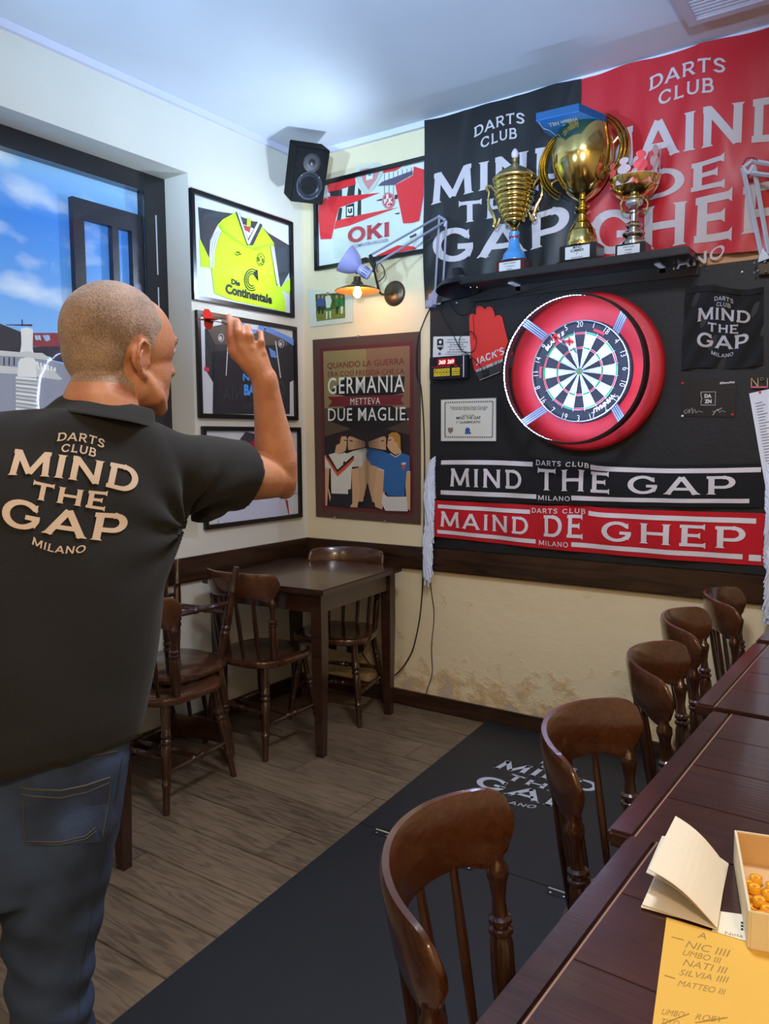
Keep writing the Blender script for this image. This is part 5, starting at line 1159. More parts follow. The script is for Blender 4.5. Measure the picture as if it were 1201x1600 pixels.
# ================================================================== chairs
def make_chair(label, group):
    t = thing('wooden_chair', label, 'chair', (0, 0, 0), group)
    hz = .44
    out = []
    for i in range(40):
        a = 2*PI*i/40; cx, cy = math.cos(a), math.sin(a)
        r = 1/(abs(cx)**3.2+abs(cy)**3.2)**(1/3.2); wx = .205*(1+.06*cy)
        out.append((wx*cx*r, .20*cy*r))
    V, Fc = [], []
    lv = [(.93, -.036), (.985, -.030), (1.0, -.020), (1.0, -.010), (.985, -.003), (.95, 0), (.6, -.006), (.25, -.010)]
    for s, z in lv:
        for x, y in out: V.append(Vector((x*s, y*s, hz+z)))
    n = 40
    for j in range(len(lv)-1):
        for i in range(n): Fc.append((j*n+i, j*n+(i+1)%n, (j+1)*n+(i+1)%n, (j+1)*n+i))
    Fc.append(tuple(range(n-1,-1,-1))); Fc.append(tuple((len(lv)-1)*n+i for i in range(n)))
    part('seat', (V, Fc), M_crest, t, smooth=True)
    LP_ = [(0,.0125),(.03,.0135),(.12,.0140),(.24,.0160),(.26,.0185),(.275,.0185),(.29,.0150),(.33,.0165),(.50,.0195),(.60,.0205),(.625,.0170),(.64,.0215),(.665,.0215),(.68,.0170),(.70,.0215),(.725,.0215),(.74,.0175),(.80,.0185),(1,.0165)]
    tops, feet = {}, {}
    for sx in (-1, 1):
        for sy in (-1, 1):
            a = Vector((sx*.145, sy*.135, hz-.03)); b = Vector((sx*.195, sy*.20 if sy < 0 else .195, 0))
            tops[sx, sy], feet[sx, sy] = a, b; part('leg', turned(b, a, LP_, 12), M_wood, t, smooth=True)
    SP = [(0,.008),(.2,.0115),(.38,.0135),(.40,.0105),(.42,.0155),(.45,.0155),(.47,.0115),(.53,.0115),(.55,.0155),(.58,.0155),(.60,.0105),(.62,.0135),(.8,.0115),(1,.008)]
    pt_ = lambda sx, sy, f: feet[sx, sy].lerp(tops[sx, sy], f)
    for sx in (-1, 1): part('stretcher', turned(pt_(sx, -1, .38), pt_(sx, 1, .38), SP, 8), M_wood, t, smooth=True)
    part('stretcher', turned(pt_(-1, -1, .38).lerp(pt_(-1, 1, .38), .5), pt_(1, -1, .38).lerp(pt_(1, 1, .38), .5), SP, 8), M_wood, t, smooth=True)
    part('stretcher', turned(pt_(-1, -1, .50), pt_(1, -1, .50), SP, 8), M_wood, t, smooth=True)
    # crest rail: strongly curved, ends rounded
    R0, cyy, TA = .235, .013, math.radians(61)
    def rp(th, z, off): 
        r = R0+off+(z-.72)*.16
        return Vector((r*math.sin(th), cyy-r*math.cos(th), z))
    V, Fc = [], []; NT, sec = 40, [(-.010,.10),(-.0115,.5),(-.010,.90),(-.005,1.0),(.005,1.0),(.010,.90),(.0115,.5),(.010,.10),(.005,0),(-.005,0)]
    for i in range(NT+1):
        s = -1+2*i/NT; th = s*TA; e = max(0, (abs(s)-.80)/.20); e2 = math.sqrt(max(0, 1-e*e))
        zt = .850-.012*s*s; zb = .722+.016*(1-abs(s))-.010*math.cos(s*PI*1.0)*0+.012*math.exp(-((abs(s)-.78)/.12)**2)*-1+.0
        zm = zb+(zt-zb)*.52; zt2 = zm+(zt-zm)*(e2*.75+.25); zb2 = zm+(zb-zm)*(e2*.8+.2)
        for off, f in sec: V.append(rp(th, zb2+(zt2-zb2)*f, off*(1-.35*e)))
    k = len(sec)
    for i in range(NT):
        for q in range(k): Fc.append((i*k+q, i*k+(q+1)%k, (i+1)*k+(q+1)%k, (i+1)*k+q))
    Fc.append(tuple(range(k))); Fc.append(tuple(NT*k+q for q in reversed(range(k))))
    part('crest_rail', (V, Fc), M_crest, t, smooth=True, sharp=50)
    PO = [(0,.013),(.04,.017),(.30,.0215),(.50,.0205),(.545,.0165),(.56,.0215),(.585,.0215),(.60,.0155),(.615,.0205),(.64,.0205),(.655,.014),(.74,.0115),(.84,.0155),(.88,.0195),(.92,.0195),(.95,.013),(1,.012)]
    for sx in (-1, 1):
        a = Vector((sx*.172, -.105, hz-.012)); b = rp(sx*math.radians(53), .735, 0); part('back_post', turned(a, b, PO, 12), M_wood, t, smooth=True)
    for th_ in (-32, -11, 11, 32):
        th = math.radians(th_); a = Vector((math.sin(th)*.215, .0-math.cos(th)*.168, hz-.012)); b = rp(th, .740, 0)
        part('spindle', tube([a, a.lerp(b, .3), a.lerp(b, .6), b], [.008, .0105, .0115, .0085], 8, True, 1.15, .8), M_wood, t, smooth=True)
    return t
def copy_tree(o, parent=None):
    c = o.copy(); COL.objects.link(c); c.parent = parent
    for ch in list(o.children): copy_tree(ch, c)
    return c
GC = 'turned wooden chairs'
chair0 = make_chair('dark varnished chair nearest the camera, at the corner of the long table', GC)
def put(o, x, y, rz, label=None, grp=GC):
    o.location = (x, y, 0); o.rotation_euler = (0, 0, math.radians(rz))
    if label: o['label'] = label
    o['group'] = grp; return o
first = True
for x, y, rz, lb in [(2.535,-2.475,-76,'dark varnished chair nearest the camera, tucked under the near end of the long table'),
                     (2.545,-1.925,-88,'second chair from the camera along the long table, in front of the mat lettering'),
                     (2.532,-1.315,-82,'third chair from the camera along the long table, its back against pale wall'),
                     (2.485,-.800,-82,'fourth chair from the camera along the long table, second from the dart wall'),
                     (2.515,-.325,-82,'farthest chair along the long table, nearest the dart wall'),
                     (.44,-.285,195,'chair against the back wall behind the small corner table, facing the room'),
                     (.375,-.790,0,'chair pushed under the near side of the corner table, back to the camera'),
                     (.385,-1.39,5,'chair beside the left wall with another chair upside down on its seat')]:
    o = chair0 if first else copy_tree(chair0); first = False; put(o, x, y, rz, lb)
iv = copy_tree(chair0); iv['label'] = 'upside down chair stacked on another chair, its four legs pointing up'; iv['group'] = GC
iv.location = (.290, -1.255, .886); iv.rotation_euler = (PI, 0, math.radians(-1))

# ================================================================== tables
def table(name, label, grp, cx, cy, rz, w_, d, h, m_, line=False, leg=.055, boards=0):
    t = thing(name, label, 'table', (0, 0, 0), grp)
    if boards:
        ed = .048
        part('edge_strip', box(-w_/2, -w_/2+ed-.0012, -d/2, d/2, h-.03, h, .006), m_, t)
        n = boards
        for i in range(n):
            y0 = -d/2+d*i/n; part('top_board', box(-w_/2+ed, w_/2, y0+.0004, y0+d/n-.0004, h-.03, h, .0012), m_, t)
        part('inlay_line', box(-w_/2+ed-.0016, -w_/2+ed+.0012, -d/2+.002, d/2-.002, h-.004, h+.0002), mat('worn_line', (.52, .38, .30), .5), t)
    else: part('tabletop', box(-w_/2, w_/2, -d/2, d/2, h-.028, h, .005), m_, t)
    i_ = .04
    part('apron', join(box(-w_/2+i_+.01, w_/2-i_-.01, -d/2+i_, -d/2+i_+.02, h-.115, h-.028), box(-w_/2+i_+.01, w_/2-i_-.01, d/2-i_-.02, d/2-i_, h-.115, h-.028),
                       box(-w_/2+i_, -w_/2+i_+.02, -d/2+i_+.01, d/2-i_-.01, h-.115, h-.028), box(w_/2-i_-.02, w_/2-i_, -d/2+i_+.01, d/2-i_-.01, h-.115, h-.028)), m_, t)
    for sx in (-1, 1):
        for sy in (-1, 1):
            x, y = sx*(w_/2-i_-leg/2+.012), sy*(d/2-i_-leg/2+.012); q = leg/2; r = q*.66
            V = [Vector((x+a*r-0*sx, y+b*r, 0)) for a, b in ((-1,-1),(1,-1),(1,1),(-1,1))]+[Vector((x+a*q, y+b*q, h-.3)) for a, b in ((-1,-1),(1,-1),(1,1),(-1,1))]+[Vector((x+a*q, y+b*q, h-.028)) for a, b in ((-1,-1),(1,-1),(1,1),(-1,1))]
            Fc = [(3,2,1,0),(8,9,10,11)]+[(j*4+i, j*4+(i+1)%4, (j+1)*4+(i+1)%4, (j+1)*4+i) for j in range(2) for i in range(4)]
            part('leg', (V, Fc), M_table, t)
    t.location = (cx, cy, 0); t.rotation_euler = (0, 0, math.radians(rz)); return t
table('pub_table', 'small dark square table in the corner under the poster', 'dark square tables', .422, -.517, 4.9, .70, .74, .78, M_table)
table('pub_table', 'dark table hidden behind the man, only its leg beside his jeans in view', 'dark square tables', .485, -2.24, 3, .72, .76, .78, M_table)
GT_ = 'long dining tables on the right'
for x, y, rz, lb in [(2.928,-.405,-2.0,'farthest section of the long dark table, by the dart wall'), (2.905,-1.15,-1.6,'third section of the long dark table from the camera'),
                  (2.930,-1.885,-1.6,'second section of the long dark table from the camera'), (2.945,-2.585,-1.8,'nearest section of the long dark table holding the papers and box')]:
    table('long_table', lb, GT_, x, y, rz, .80, .705, .78, M_long, boards=4)

# ================================================================== things on the near table
ZT = .7806
ye = single('yellow_note', prism([Vector((*on(u, v, 2, ZT)[:2], ZT)) for u, v in [(1041,1434),(1300,1512),(1300,1700),(1006,1700)]], Vector((0,0,.0008))), mat('yellow_paper', (.84, .66, .26), .75), 'yellow sheet with pencilled names and tally marks under the folded cards', 'paper')
M_pen = mat('pencil_grey', (.60, .48, .24), .8)
Zn = lambda u, v: Vector((*on(u, v, 2, ZT+.001)[:2], ZT+.001))
for s, a, b, c in (('A',(1089,1465),(1103,1468),(1089,1455)), ('NIC IIII',(1070,1480),(1140,1496),(1072,1469)), ('UMBO III',(1066,1492),(1126,1506),(1068,1483)), ('NATI III',(1066,1508),(1136,1522),(1068,1498)),
                   ('SILVIA IIII',(1060,1523),(1138,1536),(1062,1514)), ('MATTEO III',(1058,1540),(1133,1555),(1060,1531)), ('UMBO',(1033,1585),(1068,1590),(1035,1576)), ('ROBY',(1085,1593),(1130,1598),(1087,1584)), ('TITO',(1032,1600),(1060,1604),(1034,1591))):
    o = part('handwriting', fpx(s, Zn, a, b, c, shear=.25), M_pen, None); m0 = o.data; 
    for v in m0.vertices: v.co -= ye.location
    o.parent = ye
for a, b in (((1049,1464),(1068,1469)), ((1038,1524),(1054,1529))):
    o = part('dash', tube([Zn(*a)-ye.location, Zn(*b)-ye.location], .0009, 4), M_pen, None); o.parent = ye
for a, b in (((1034,1600),(1076,1584)), ((1086,1598),(1136,1590))):
    o = part('strike_line', tube([Zn(*a)-ye.location, Zn(*b)-ye.location], .0007, 4), M_pen, None); o.parent = ye
wn = single('white_slip', prism([Vector((*on(u, v, 2, ZT+.0012)[:2], ZT+.0012)) for u, v in [(1122,1424),(1172,1431),(1172,1473),(1112,1455)]], Vector((0,0,.0006))), mat('slip_white', (.86, .83, .74), .8), 'white slip with small print between the folded cards and the box', 'paper')
Zs = lambda u, v: Vector((*on(u, v, 2, ZT+.002)[:2], ZT+.002))
for k in range(3):
    o = part('slip_text', prism([Zs(1157,1440+k*5)-wn.location, Zs(1161,1441+k*5)-wn.location, Zs(1161,1444+k*5)-wn.location, Zs(1157,1443+k*5)-wn.location], Vector((0,0,.0003))), M_ink2, None); o.parent = wn
o = part('slip_text', fpx('Nota', Zs, (1132,1460), (1160,1465), (1133,1455)), M_pen, None)
for v in o.data.vertices: v.co -= wn.location
o.parent = wn
# folded cards
M_card = mat('card_cream', (.87, .82, .72), .7, bump=.05, bump_scale=40)
def folded(label, a, b, c_, d, dz, zl):
    """b-c is the fold; a,d lower leaf free edge; lifted leaf at zl"""
    Zq = lambda u, v, z: Vector((*on(u, v, 2, z)[:2], z))
    pb, pc = Zq(*b, ZT+dz), Zq(*c_, ZT+dz); lo_a, lo_d = Zq(*a[0], ZT+dz), Zq(*d[0], ZT+dz); hi_a, hi_d = Zq(*a[1], zl), Zq(*d[1], zl)
    V = [lo_a, pb, pc, lo_d]; t = thing('folded_card', label, 'card', (lo_a+pc)/2, 'folded cream cards')
    part('lower_leaf', prism(V, Vector((0,0,.0012))), M_card, t)
    nu, nv = 8, 1
    fn = lambda s, r: (pb+Vector((0,0,.0015))).lerp(hi_a, s).lerp((pc+Vector((0,0,.0015))).lerp(hi_d, s), r)+Vector((0,0,.010*math.sin(s*PI)))
    part('upper_leaf', sheet(grid(10, 6, fn), Vector((0,0,.0012))), M_card, t)
    return t
folded('folded cream card lying partly hidden at the bottom of the pair', [(1001,1418),(1009,1364)], (1118,1450), (1138,1352), [(1040,1330),(1034,1307)], .0022, .812)
folded('folded cream card standing open on top of the other one', [(1003,1414),(1013,1359)], (1120,1453), (1135,1357), [(1045,1320),(1055,1276)], .0045, .835)
# card box with tokens
M_boxo, M_boxi = mat('card_box_cream', (.84, .79, .66), .7), mat('card_box_inside', (.80, .66, .46), .75)
A = Vector((*on(1167,1488,2,ZT)[:2], ZT)); Bk = Vector((*on(1147,1297,2,.832)[:2], ZT)); Fr = Vector((*on(1169,1424,2,.832)[:2], ZT))
ydir = (Bk-Fr); ln = ydir.length; ydir.normalize(); xdir = Vector((ydir.y, -ydir.x, 0))
tb = thing('token_box', 'open cream cardboard box filled with amber tokens at the right edge of the table', 'box', Fr)
Wd, hgt, tk = .15, .052, .003
def bb(x0, x1, y0, y1, z0, z1): 
    V, Fc = box(x0, x1, y0, y1, z0, z1, .0008); return [Fr+xdir*v.x+ydir*v.y+Vector((0,0,v.z)) for v in V], Fc
part('bottom', bb(0, Wd, 0, ln, 0, tk), M_boxi, tb)
part('side', bb(0, tk, 0, ln, 0, hgt), M_boxo, tb); part('side', bb(Wd-tk, Wd, 0, ln, 0, hgt), M_boxo, tb)
part('side', bb(tk, Wd-tk, 0, tk, 0, hgt), M_boxo, tb); part('side', bb(tk, Wd-tk, ln-tk, ln, 0, hgt), M_boxo, tb)
part('side_lining', bb(tk, tk+.001, tk, ln-tk, tk, hgt-.002), M_boxi, tb); part('side_lining', bb(tk, Wd-tk, ln-tk-.001, ln-tk, tk, hgt-.002), M_boxi, tb)
M_tok = mat('amber_token', (.98, .74, .16), .3, coat=.4)
tk0 = single('lotto_token', join(lathe([(.0085,0),(.0088,.001),(.0088,.0085),(.0080,.0095),(.0066,.0092),(.0062,.0082)], (0,0,0), 18)), M_tok, 'small amber cylinder token lying in the open cream box', 'token', 'amber tokens in the box', True, (0,0,0))
nm = part('token_number', ([Vector(((X-.5)*.007, (Y-.5)*.006, .0084)) for X, Y in ftext('38', bold=.03)[0]], ftext('38', bold=.03)[1]), mat('token_print', (.75, .38, .08), .5), None); nm.parent = tk0
rg = part('token_rim', lathe([(.0070,.0094),(.0078,.0098),(.0084,.0094)], (0,0,0), 18, cap=False), mat('token_print', (0,0,0)), None); rg.parent = tk0
spots = []; r2 = random.Random(5)
for tries in range(4000):
    x, y = r2.uniform(.013, Wd-.013), r2.uniform(.013, ln*.74)
    if all((x-a)**2+(y-b)**2 > .0186**2 for a, b in spots): spots.append((x, y))
    if len(spots) >= 44: break
lower = list(spots)
spots += [(x+.006, y+.004) for x, y in lower if y < ln*.6 and x < Wd-.022]
spots = [(x, y, 0 if i < len(lower) else 1) for i, (x, y) in enumerate(spots)]
for i, (x, y, up_) in enumerate(spots):
    o = tk0 if i == 0 else copy_tree(tk0)
    fr_x, fr_y = x/Wd, y/ln
    o['label'] = 'small amber token %s, %s %s of the cream box' % ('lying on others' if up_ else 'in the bottom layer', 'front' if fr_y < .25 else ('middle' if fr_y < .5 else 'back'), 'left' if fr_x < .3 else ('centre' if fr_x < .65 else 'right'))
    o.location = Fr+xdir*x+ydir*y+Vector((0, 0, tk+.0002+.0102*up_)); o.rotation_euler = (0, 0, r2.uniform(0, 6))

# ================================================================== the dart thrower
def build_union(name, shapes, voxel, smooth_it, m_, root, sm_factor=.5, fn=None, label=None):
    """join closed shapes into one continuous surface (voxel union) and smooth it"""
    V, Fc = join(*shapes)
    me = meshdata(name, V, Fc, m_); bm = bmesh.new(); bm.from_mesh(me); bmesh.ops.remove_doubles(bm, verts=bm.verts, dist=1e-6); bmesh.ops.recalc_face_normals(bm, faces=bm.faces); bm.to_mesh(me); bm.free()
    tmp = bpy.data.objects.new('tmp', me); COL.objects.link(tmp)
    r = tmp.modifiers.new('r', 'REMESH'); r.mode = 'VOXEL'; r.voxel_size = voxel; r.adaptivity = 0
    s = tmp.modifiers.new('s', 'SMOOTH'); s.factor = sm_factor; s.iterations = smooth_it
    bpy.context.view_layer.update()
    me2 = bpy.data.meshes.new_from_object(tmp.evaluated_get(bpy.context.evaluated_depsgraph_get()))
    bpy.data.objects.remove(tmp); me2.name = name
    if fn:
        no = [v.normal.copy() for v in me2.vertices]
        for v, n_ in zip(me2.vertices, no): v.co = fn(v.co.copy(), n_)
    base = ROOTS[root.name]
    for v in me2.vertices: v.co -= base
    for p in me2.polygons: p.use_smooth = True
    if not me2.materials: me2.materials.append(m_)
    else: me2.materials[0] = m_
    o = bpy.data.objects.new(name, me2); COL.objects.link(o); o.parent = root; ROOTS[o.name] = base
    if label: o['label'] = label
    return o
def limb(P, R, n=16, flat=None):
    """chain with rounded ends"""
    P = [Vector(p) for p in P]; out = [tube(P, R, n)]
    for p, r in zip(P, R): out.append(sphere(p, r*.995, 14, 10))
    return out
def loft(rings, n=36, e=2.3):
    """rings: centre, axis a (vector half width), axis b (vector half depth)"""
    V, Fc = [], []
    for c_, a, b in rings:
        for k in range(n):
            t = 2*PI*k/n; cx, cy = math.cos(t), math.sin(t); r = 1/(abs(cx)**e+abs(cy)**e)**(1/e); V.append(c_+a*cx*r+b*cy*r)
    for i in range(len(rings)-1):
        for k in range(n): Fc.append((i*n+k, i*n+(k+1)%n, (i+1)*n+(k+1)%n, (i+1)*n+k))
    Fc.append(tuple(range(n-1,-1,-1))); Fc.append(tuple((len(rings)-1)*n+k for k in range(n))); return V, Fc

def skinmat(name, col, red):
    M = mat(name, col, .48, noise_amt=.0, bump=.12, bump_scale=260, sss=.12, spec=.4)
    nt = M.node_tree; b = nt.nodes['Principled BSDF']; tc = nt.nodes.new('ShaderNodeTexCoord')
    n = nt.nodes.new('ShaderNodeTexNoise'); n.inputs['Scale'].default_value = 22; n.inputs['Detail'].default_value = 5; nt.links.new(tc.outputs['Object'], n.inputs['Vector'])
    mx = nt.nodes.new('ShaderNodeMix'); mx.data_type = 'RGBA'; mx.inputs['A'].default_value = (*srgb(col), 1); mx.inputs['B'].default_value = (*srgb(red), 1)
    mr = nt.nodes.new('ShaderNodeMapRange'); mr.inputs['From Min'].default_value = .42; mr.inputs['From Max'].default_value = .7; nt.links.new(n.outputs[0], mr.inputs['Value'])
    nt.links.new(mr.outputs[0], mx.inputs['Factor']); nt.links.new(mx.outputs['Result'], b.inputs['Base Color']); return M
M_skin = skinmat('skin', (.74, .53, .41), (.68, .44, .34))
Z = Vector((0, 0, 1))
man = thing('person', 'man with cropped grey hair in black polo and jeans, arm raised to throw a dart', 'person', (1.80, -2.72, 0))

# --- head frame
HC = dep(191, 549, 1.372)
HF = Vector((.02, 1, -.03)).normalized(); HX = HF.cross(Z).normalized(); HZ = HX.cross(HF)
def hd_(x, y, z): return HC+HX*x+HF*y+HZ*z
HM = Matrix((HX, HF, HZ)).transposed()
def hs(x, y, z, r, n=20, m_=14): return sphere(hd_(x, y, z), r, n, m_, HM)
neckb = dep(158, 642, 1.33)
head = [hs(0, -.018, .030, (.077, .092, .086), 32, 20), hs(0, .022, .020, (.069, .075, .082), 32, 20), hs(0, -.048, .000, (.066, .056, .070), 24, 14), hs(0, .030, -.030, (.060, .062, .076), 24, 16),
        hs(0, .034, -.068, (.052, .054, .046), 20, 12), hs(0, .070, -.097, (.021, .017, .015)), hs(.029, .046, -.026, (.026, .026, .034)), hs(-.029, .046, -.026, (.026, .026, .034)),
        hs(.052, .0, -.060, (.012, .030, .028)), hs(-.052, .0, -.060, (.012, .030, .028))]
head += limb([hd_(-.036, .083, .026), hd_(-.014, .092, .020), hd_(.014, .092, .020), hd_(.036, .083, .026)], [.009, .009, .009, .009], 10)
head += limb([hd_(0, .086, .016), hd_(0, .096, -.006), hd_(0, .106, -.026)], [.0075, .0080, .0095], 12)
head += [hs(.012, .096, -.030, (.007, .009, .007)), hs(-.012, .096, -.030, (.007, .009, .007)), hs(0, .100, -.033, (.009, .009, .006))]
head += limb([hd_(-.020, .083, -.058), hd_(0, .0915, -.055), hd_(.020, .083, -.058)], [.005, .0068, .005], 8)
head += limb([hd_(-.018, .082, -.068), hd_(0, .0895, -.068), hd_(.018, .082, -.068)], [.005, .0075, .005], 8)
for s in (-1, 1):
    # ear: bowl, helix rim, lobe
    eo = lambda y, z, x=0: hd_(s*(.0705+x), y*.95-.004, z*.95-.018)
    rim = [eo(-.000, -.016, .002), eo(.004, .004, .003), eo(.000, .020, .008), eo(-.013, .028, .013), eo(-.027, .022, .018), eo(-.031, .004, .018), eo(-.026, -.014, .014), eo(-.015, -.028, .008), eo(-.004, -.034, .003)]
    rb_ = bez(rim, 4); head += [tube(rb_, [.0042]*len(rb_), 8)]+[sphere(p, .0042, 8, 6) for p in rb_[::2]]
    head += [sphere(eo(-.014, .0, .002), (.006, .019, .025), 16, 10, HM), sphere(eo(-.006, -.030, .003), (.0045, .008, .009), 12, 8, HM), sphere(eo(.004, -.008, .003), (.004, .004, .007), 10, 8, HM)]
    head += limb([eo(-.019, -.014, .009), eo(-.022, .004, .012), eo(-.014, .014, .010)], [.003, .003, .003], 8)
neck = limb([hd_(0, -.020, -.030), hd_(0, -.034, -.080), neckb+Vector((0,0,.01)), neckb-Z*.05], [.058, .058, .063, .075], 28)
head += [hs(.034, .018, -.062, (.028, .042, .038)), hs(-.034, .018, -.062, (.028, .042, .038)), hs(0, .02, -.082, (.035, .045, .026))]
for s in (-1, 1): head += limb([hd_(s*.052, .0, -.048), hd_(s*.047, .032, -.078), hd_(s*.020, .060, -.094), hd_(0, .066, -.096)], [.016, .018, .018, .018], 12)
# --- arm, hand
SR = dep(292, 738, 1.43); EL = dep(436, 747, 1.63); WR = dep(413, 592, 1.545)
fw = (WR-EL)
armR = limb([SR, SR.lerp(EL, .25), SR.lerp(EL, .55), SR.lerp(EL, .85), EL+Vector((0,0,-.002))], [.056, .055, .051, .045, .039], 24)
armR += limb([EL, EL.lerp(WR, .18), EL.lerp(WR, .38), EL.lerp(WR, .62), EL.lerp(WR, .85), WR], [.038, .0425, .0395, .0325, .0275, .0262], 24)
armR += [sphere(EL+(EL-SR).normalized()*.012-fw.normalized()*.020, .026, 14, 10)]
# hand frame: back of the hand faces the camera, fingers up
viewd = (WR-CAM).normalized()
hup = (dep(394, 545, 1.525)-WR); hl = hup.length; hup.normalize()
hs_ = viewd.cross(hup).normalized()          # towards picture right (little finger side)
if hs_.dot(RT) < 0: hs_ = -hs_
hn = hs_.cross(hup).normalized()
if hn.dot(viewd) > 0: hn = -hn               # out of the back of the hand, to the camera
pc = WR+hup*(hl*.55)
rK = [dep(364, 548, 1.520), dep(377, 541, 1.516), dep(393, 543, 1.520), dep(409, 551, 1.530)]
hand = limb([WR, WR.lerp(rK[0], .55), rK[0]], [.0225, .0165, .0115], 12)+limb([WR, WR.lerp(rK[1], .55), rK[1]], [.024, .0185, .0120], 12)+limb([WR, WR.lerp(rK[2], .55), rK[2]], [.024, .0180, .0115], 12)+limb([WR, WR.lerp(rK[3], .55), rK[3]], [.0215, .0155, .0105], 12)
FG = [[(360, 527, 1.515), (359, 510, 1.522), (357, 495, 1.536)],
      [(373, 519, 1.505), (371, 505, 1.522), (369, 501, 1.540)],
      [(390, 524, 1.508), (387, 513, 1.526), (384, 512, 1.546)],
      [(408, 534, 1.520), (407, 521, 1.534), (404, 519, 1.552)]]
rad = [(.0094, .0086, .0080, .0070), (.0098, .0090, .0084, .0074), (.0093, .0086, .0080, .0070), (.0086, .0078, .0072, .0064)]
for k in range(4):
    P = [rK[k]]+[dep(*q) for q in FG[k]]; hand += limb(P, list(rad[k]), 10)
    hand.append(sphere(rK[k]+hn*.004, .0095, 10, 8))
# thumb on the far side, closing on the dart
hand += limb([WR+hup*.03-hs_*.014-hn*.006, dep(367, 553, 1.553), dep(360, 531, 1.566), dep(358, 513, 1.556)], [.015, .0125, .0105, .0088], 10)
# --- trunk and left arm (below the clothes)
LA = Vector((.30, .93, -.18)).normalized()      # to his right shoulder
hipc = dep(4, 1172, 1.225); chest = dep(112, 800, 1.31); upc = dep(148, 700, 1.33)
SL = SR-LA*.40+Vector((-.01, 0, -.045))
ELl = SL+Vector((.03, -.10, -.28)); WRl = ELl+Vector((-.05, .10, -.22))
HL = Vector((.42, .90, 0)).normalized(); HN = Vector((.90, -.42, 0))
trunk = [loft([(hipc-Z*.10, HL*.155, HN*.105), (hipc, HL*.16, HN*.105), (hipc.lerp(chest, .4), HL*.145, HN*.095), (chest, LA*.165, HN*.10), (upc, LA*.13, HN*.075), (neckb-Z*.05, LA*.06, HN*.055)])]
trunk += limb([SR, SR.lerp(neckb-Z*.06, .6)], [.050, .044])+limb([SL, SL.lerp(neckb-Z*.06, .6)], [.050, .044])
trunk += limb([SL, SL.lerp(ELl, .5), ELl, ELl.lerp(WRl, .4), WRl], [.050, .046, .040, .039, .027], 18)
hdir = (WRl-ELl).normalized(); px_ = hdir.cross(Vector((1,0,0))).normalized()
for k in range(4):
    s0 = WRl+hdir*.085+px_*(k-1.5)*.019; fl_ = [.066, .074, .070, .056][k]
    trunk += limb([WRl, WRl.lerp(s0, .6), s0], [.022, .015, .011], 10)+limb([s0, s0+hdir*fl_*.5+Vector((-.006,0,0)), s0+hdir*fl_+Vector((-.022,.0,0))], [.0092, .0085, .0072], 10)
trunk += limb([WRl+hdir*.02, WRl+hdir*.05-px_*.038, WRl+hdir*.085-px_*.044+Vector((-.01,0,0))], [.015, .012, .0092], 10)
kneeR, kneeL = dep(81, 1560, 1.262), dep(81, 1560, 1.262)+Vector((-.17, -.27, 0))
kneeR.z = kneeL.z = .50
hipR, hipL = hipc+HL*.095-Z*.08, hipc-HL*.095-Z*.08
ankR = Vector((kneeR.x+.01, kneeR.y-.02, .085)); ankL = Vector((kneeL.x+.0, kneeL.y-.05, .085))
for a, b, c_ in ((hipR, kneeR, ankR), (hipL, kneeL, ankL)):
    trunk += limb([a, a.lerp(b, .5), b, b.lerp(c_, .35), c_], [.066, .056, .042, .040, .030], 18)
    trunk += limb([c_-Z*.03, c_-Z*.045+Vector((-.05, .09, 0)), c_-Z*.05+Vector((-.08,.14,0))], [.032, .030, .024], 12)
body = build_union('body', head+neck+armR+hand+trunk, .0034, 5, M_skin, man, .5)
print('body verts', len(body.data.vertices))
# eyes, brows
for s in (-1, 1):
    part('eyeball', hs(s*.031, .0765, .008, (.0118, .0118, .0118), 16, 12), mat('eye_white', (.85, .82, .78), .2, coat=.6), man, smooth=True)
    part('iris', hs(s*.031, .0872, .008, (.0055, .0022, .0055), 14, 8), mat('iris', (.12, .09, .07), .15), man, smooth=True)
    part('eyebrow', tube([hd_(s*.012, .0995, .026), hd_(s*.026, .0975, .031), hd_(s*.043, .086, .028)], [.0022, .0030, .0016], 6), mat('brow_hair', (.22, .16, .12), .9), man, smooth=True)
# hair: close cropped cap grown from the head surface
M_hair = bpy.data.materials.new('cropped_hair'); M_hair.use_nodes = True
def _hair():
    nt = M_hair.node_tree; N = nt.nodes.new; lk = nt.links.new; b = nt.nodes['Principled BSDF']; b.inputs['Roughness'].default_value = .8; b.inputs['Sheen Weight'].default_value = .25
    tc = N('ShaderNodeTexCoord'); n = N('ShaderNodeTexNoise'); n.inputs['Scale'].default_value = 300; n.inputs['Detail'].default_value = 4; lk(tc.outputs['Object'], n.inputs['Vector'])
    n2 = N('ShaderNodeTexNoise'); n2.inputs['Scale'].default_value = 14; n2.inputs['Detail'].default_value = 3; lk(tc.outputs['Object'], n2.inputs['Vector'])
    ad = N('ShaderNodeMix'); ad.data_type = 'FLOAT'; ad.inputs['Factor'].default_value = .5; lk(n.outputs[0], ad.inputs['A']); lk(n2.outputs[0], ad.inputs['B'])
    r = N('ShaderNodeValToRGB'); e = r.color_ramp.elements; e[0].position = .38; e[0].color = (*srgb((.44, .36, .30)), 1); e[1].position = .62; e[1].color = (*srgb((.66, .56, .49)), 1)
    lk(ad.outputs[0], r.inputs[0]); lk(r.outputs[0], b.inputs['Base Color'])
    bp = N('ShaderNodeBump'); bp.inputs['Strength'].default_value = .7; bp.inputs['Distance'].default_value = .002; lk(n.outputs[0], bp.inputs['Height']); lk(bp.outputs[0], b.inputs['Normal'])
_hair()
base = ROOTS[man.name]; me = body.data; keep = {}; HV, HFc = [], []
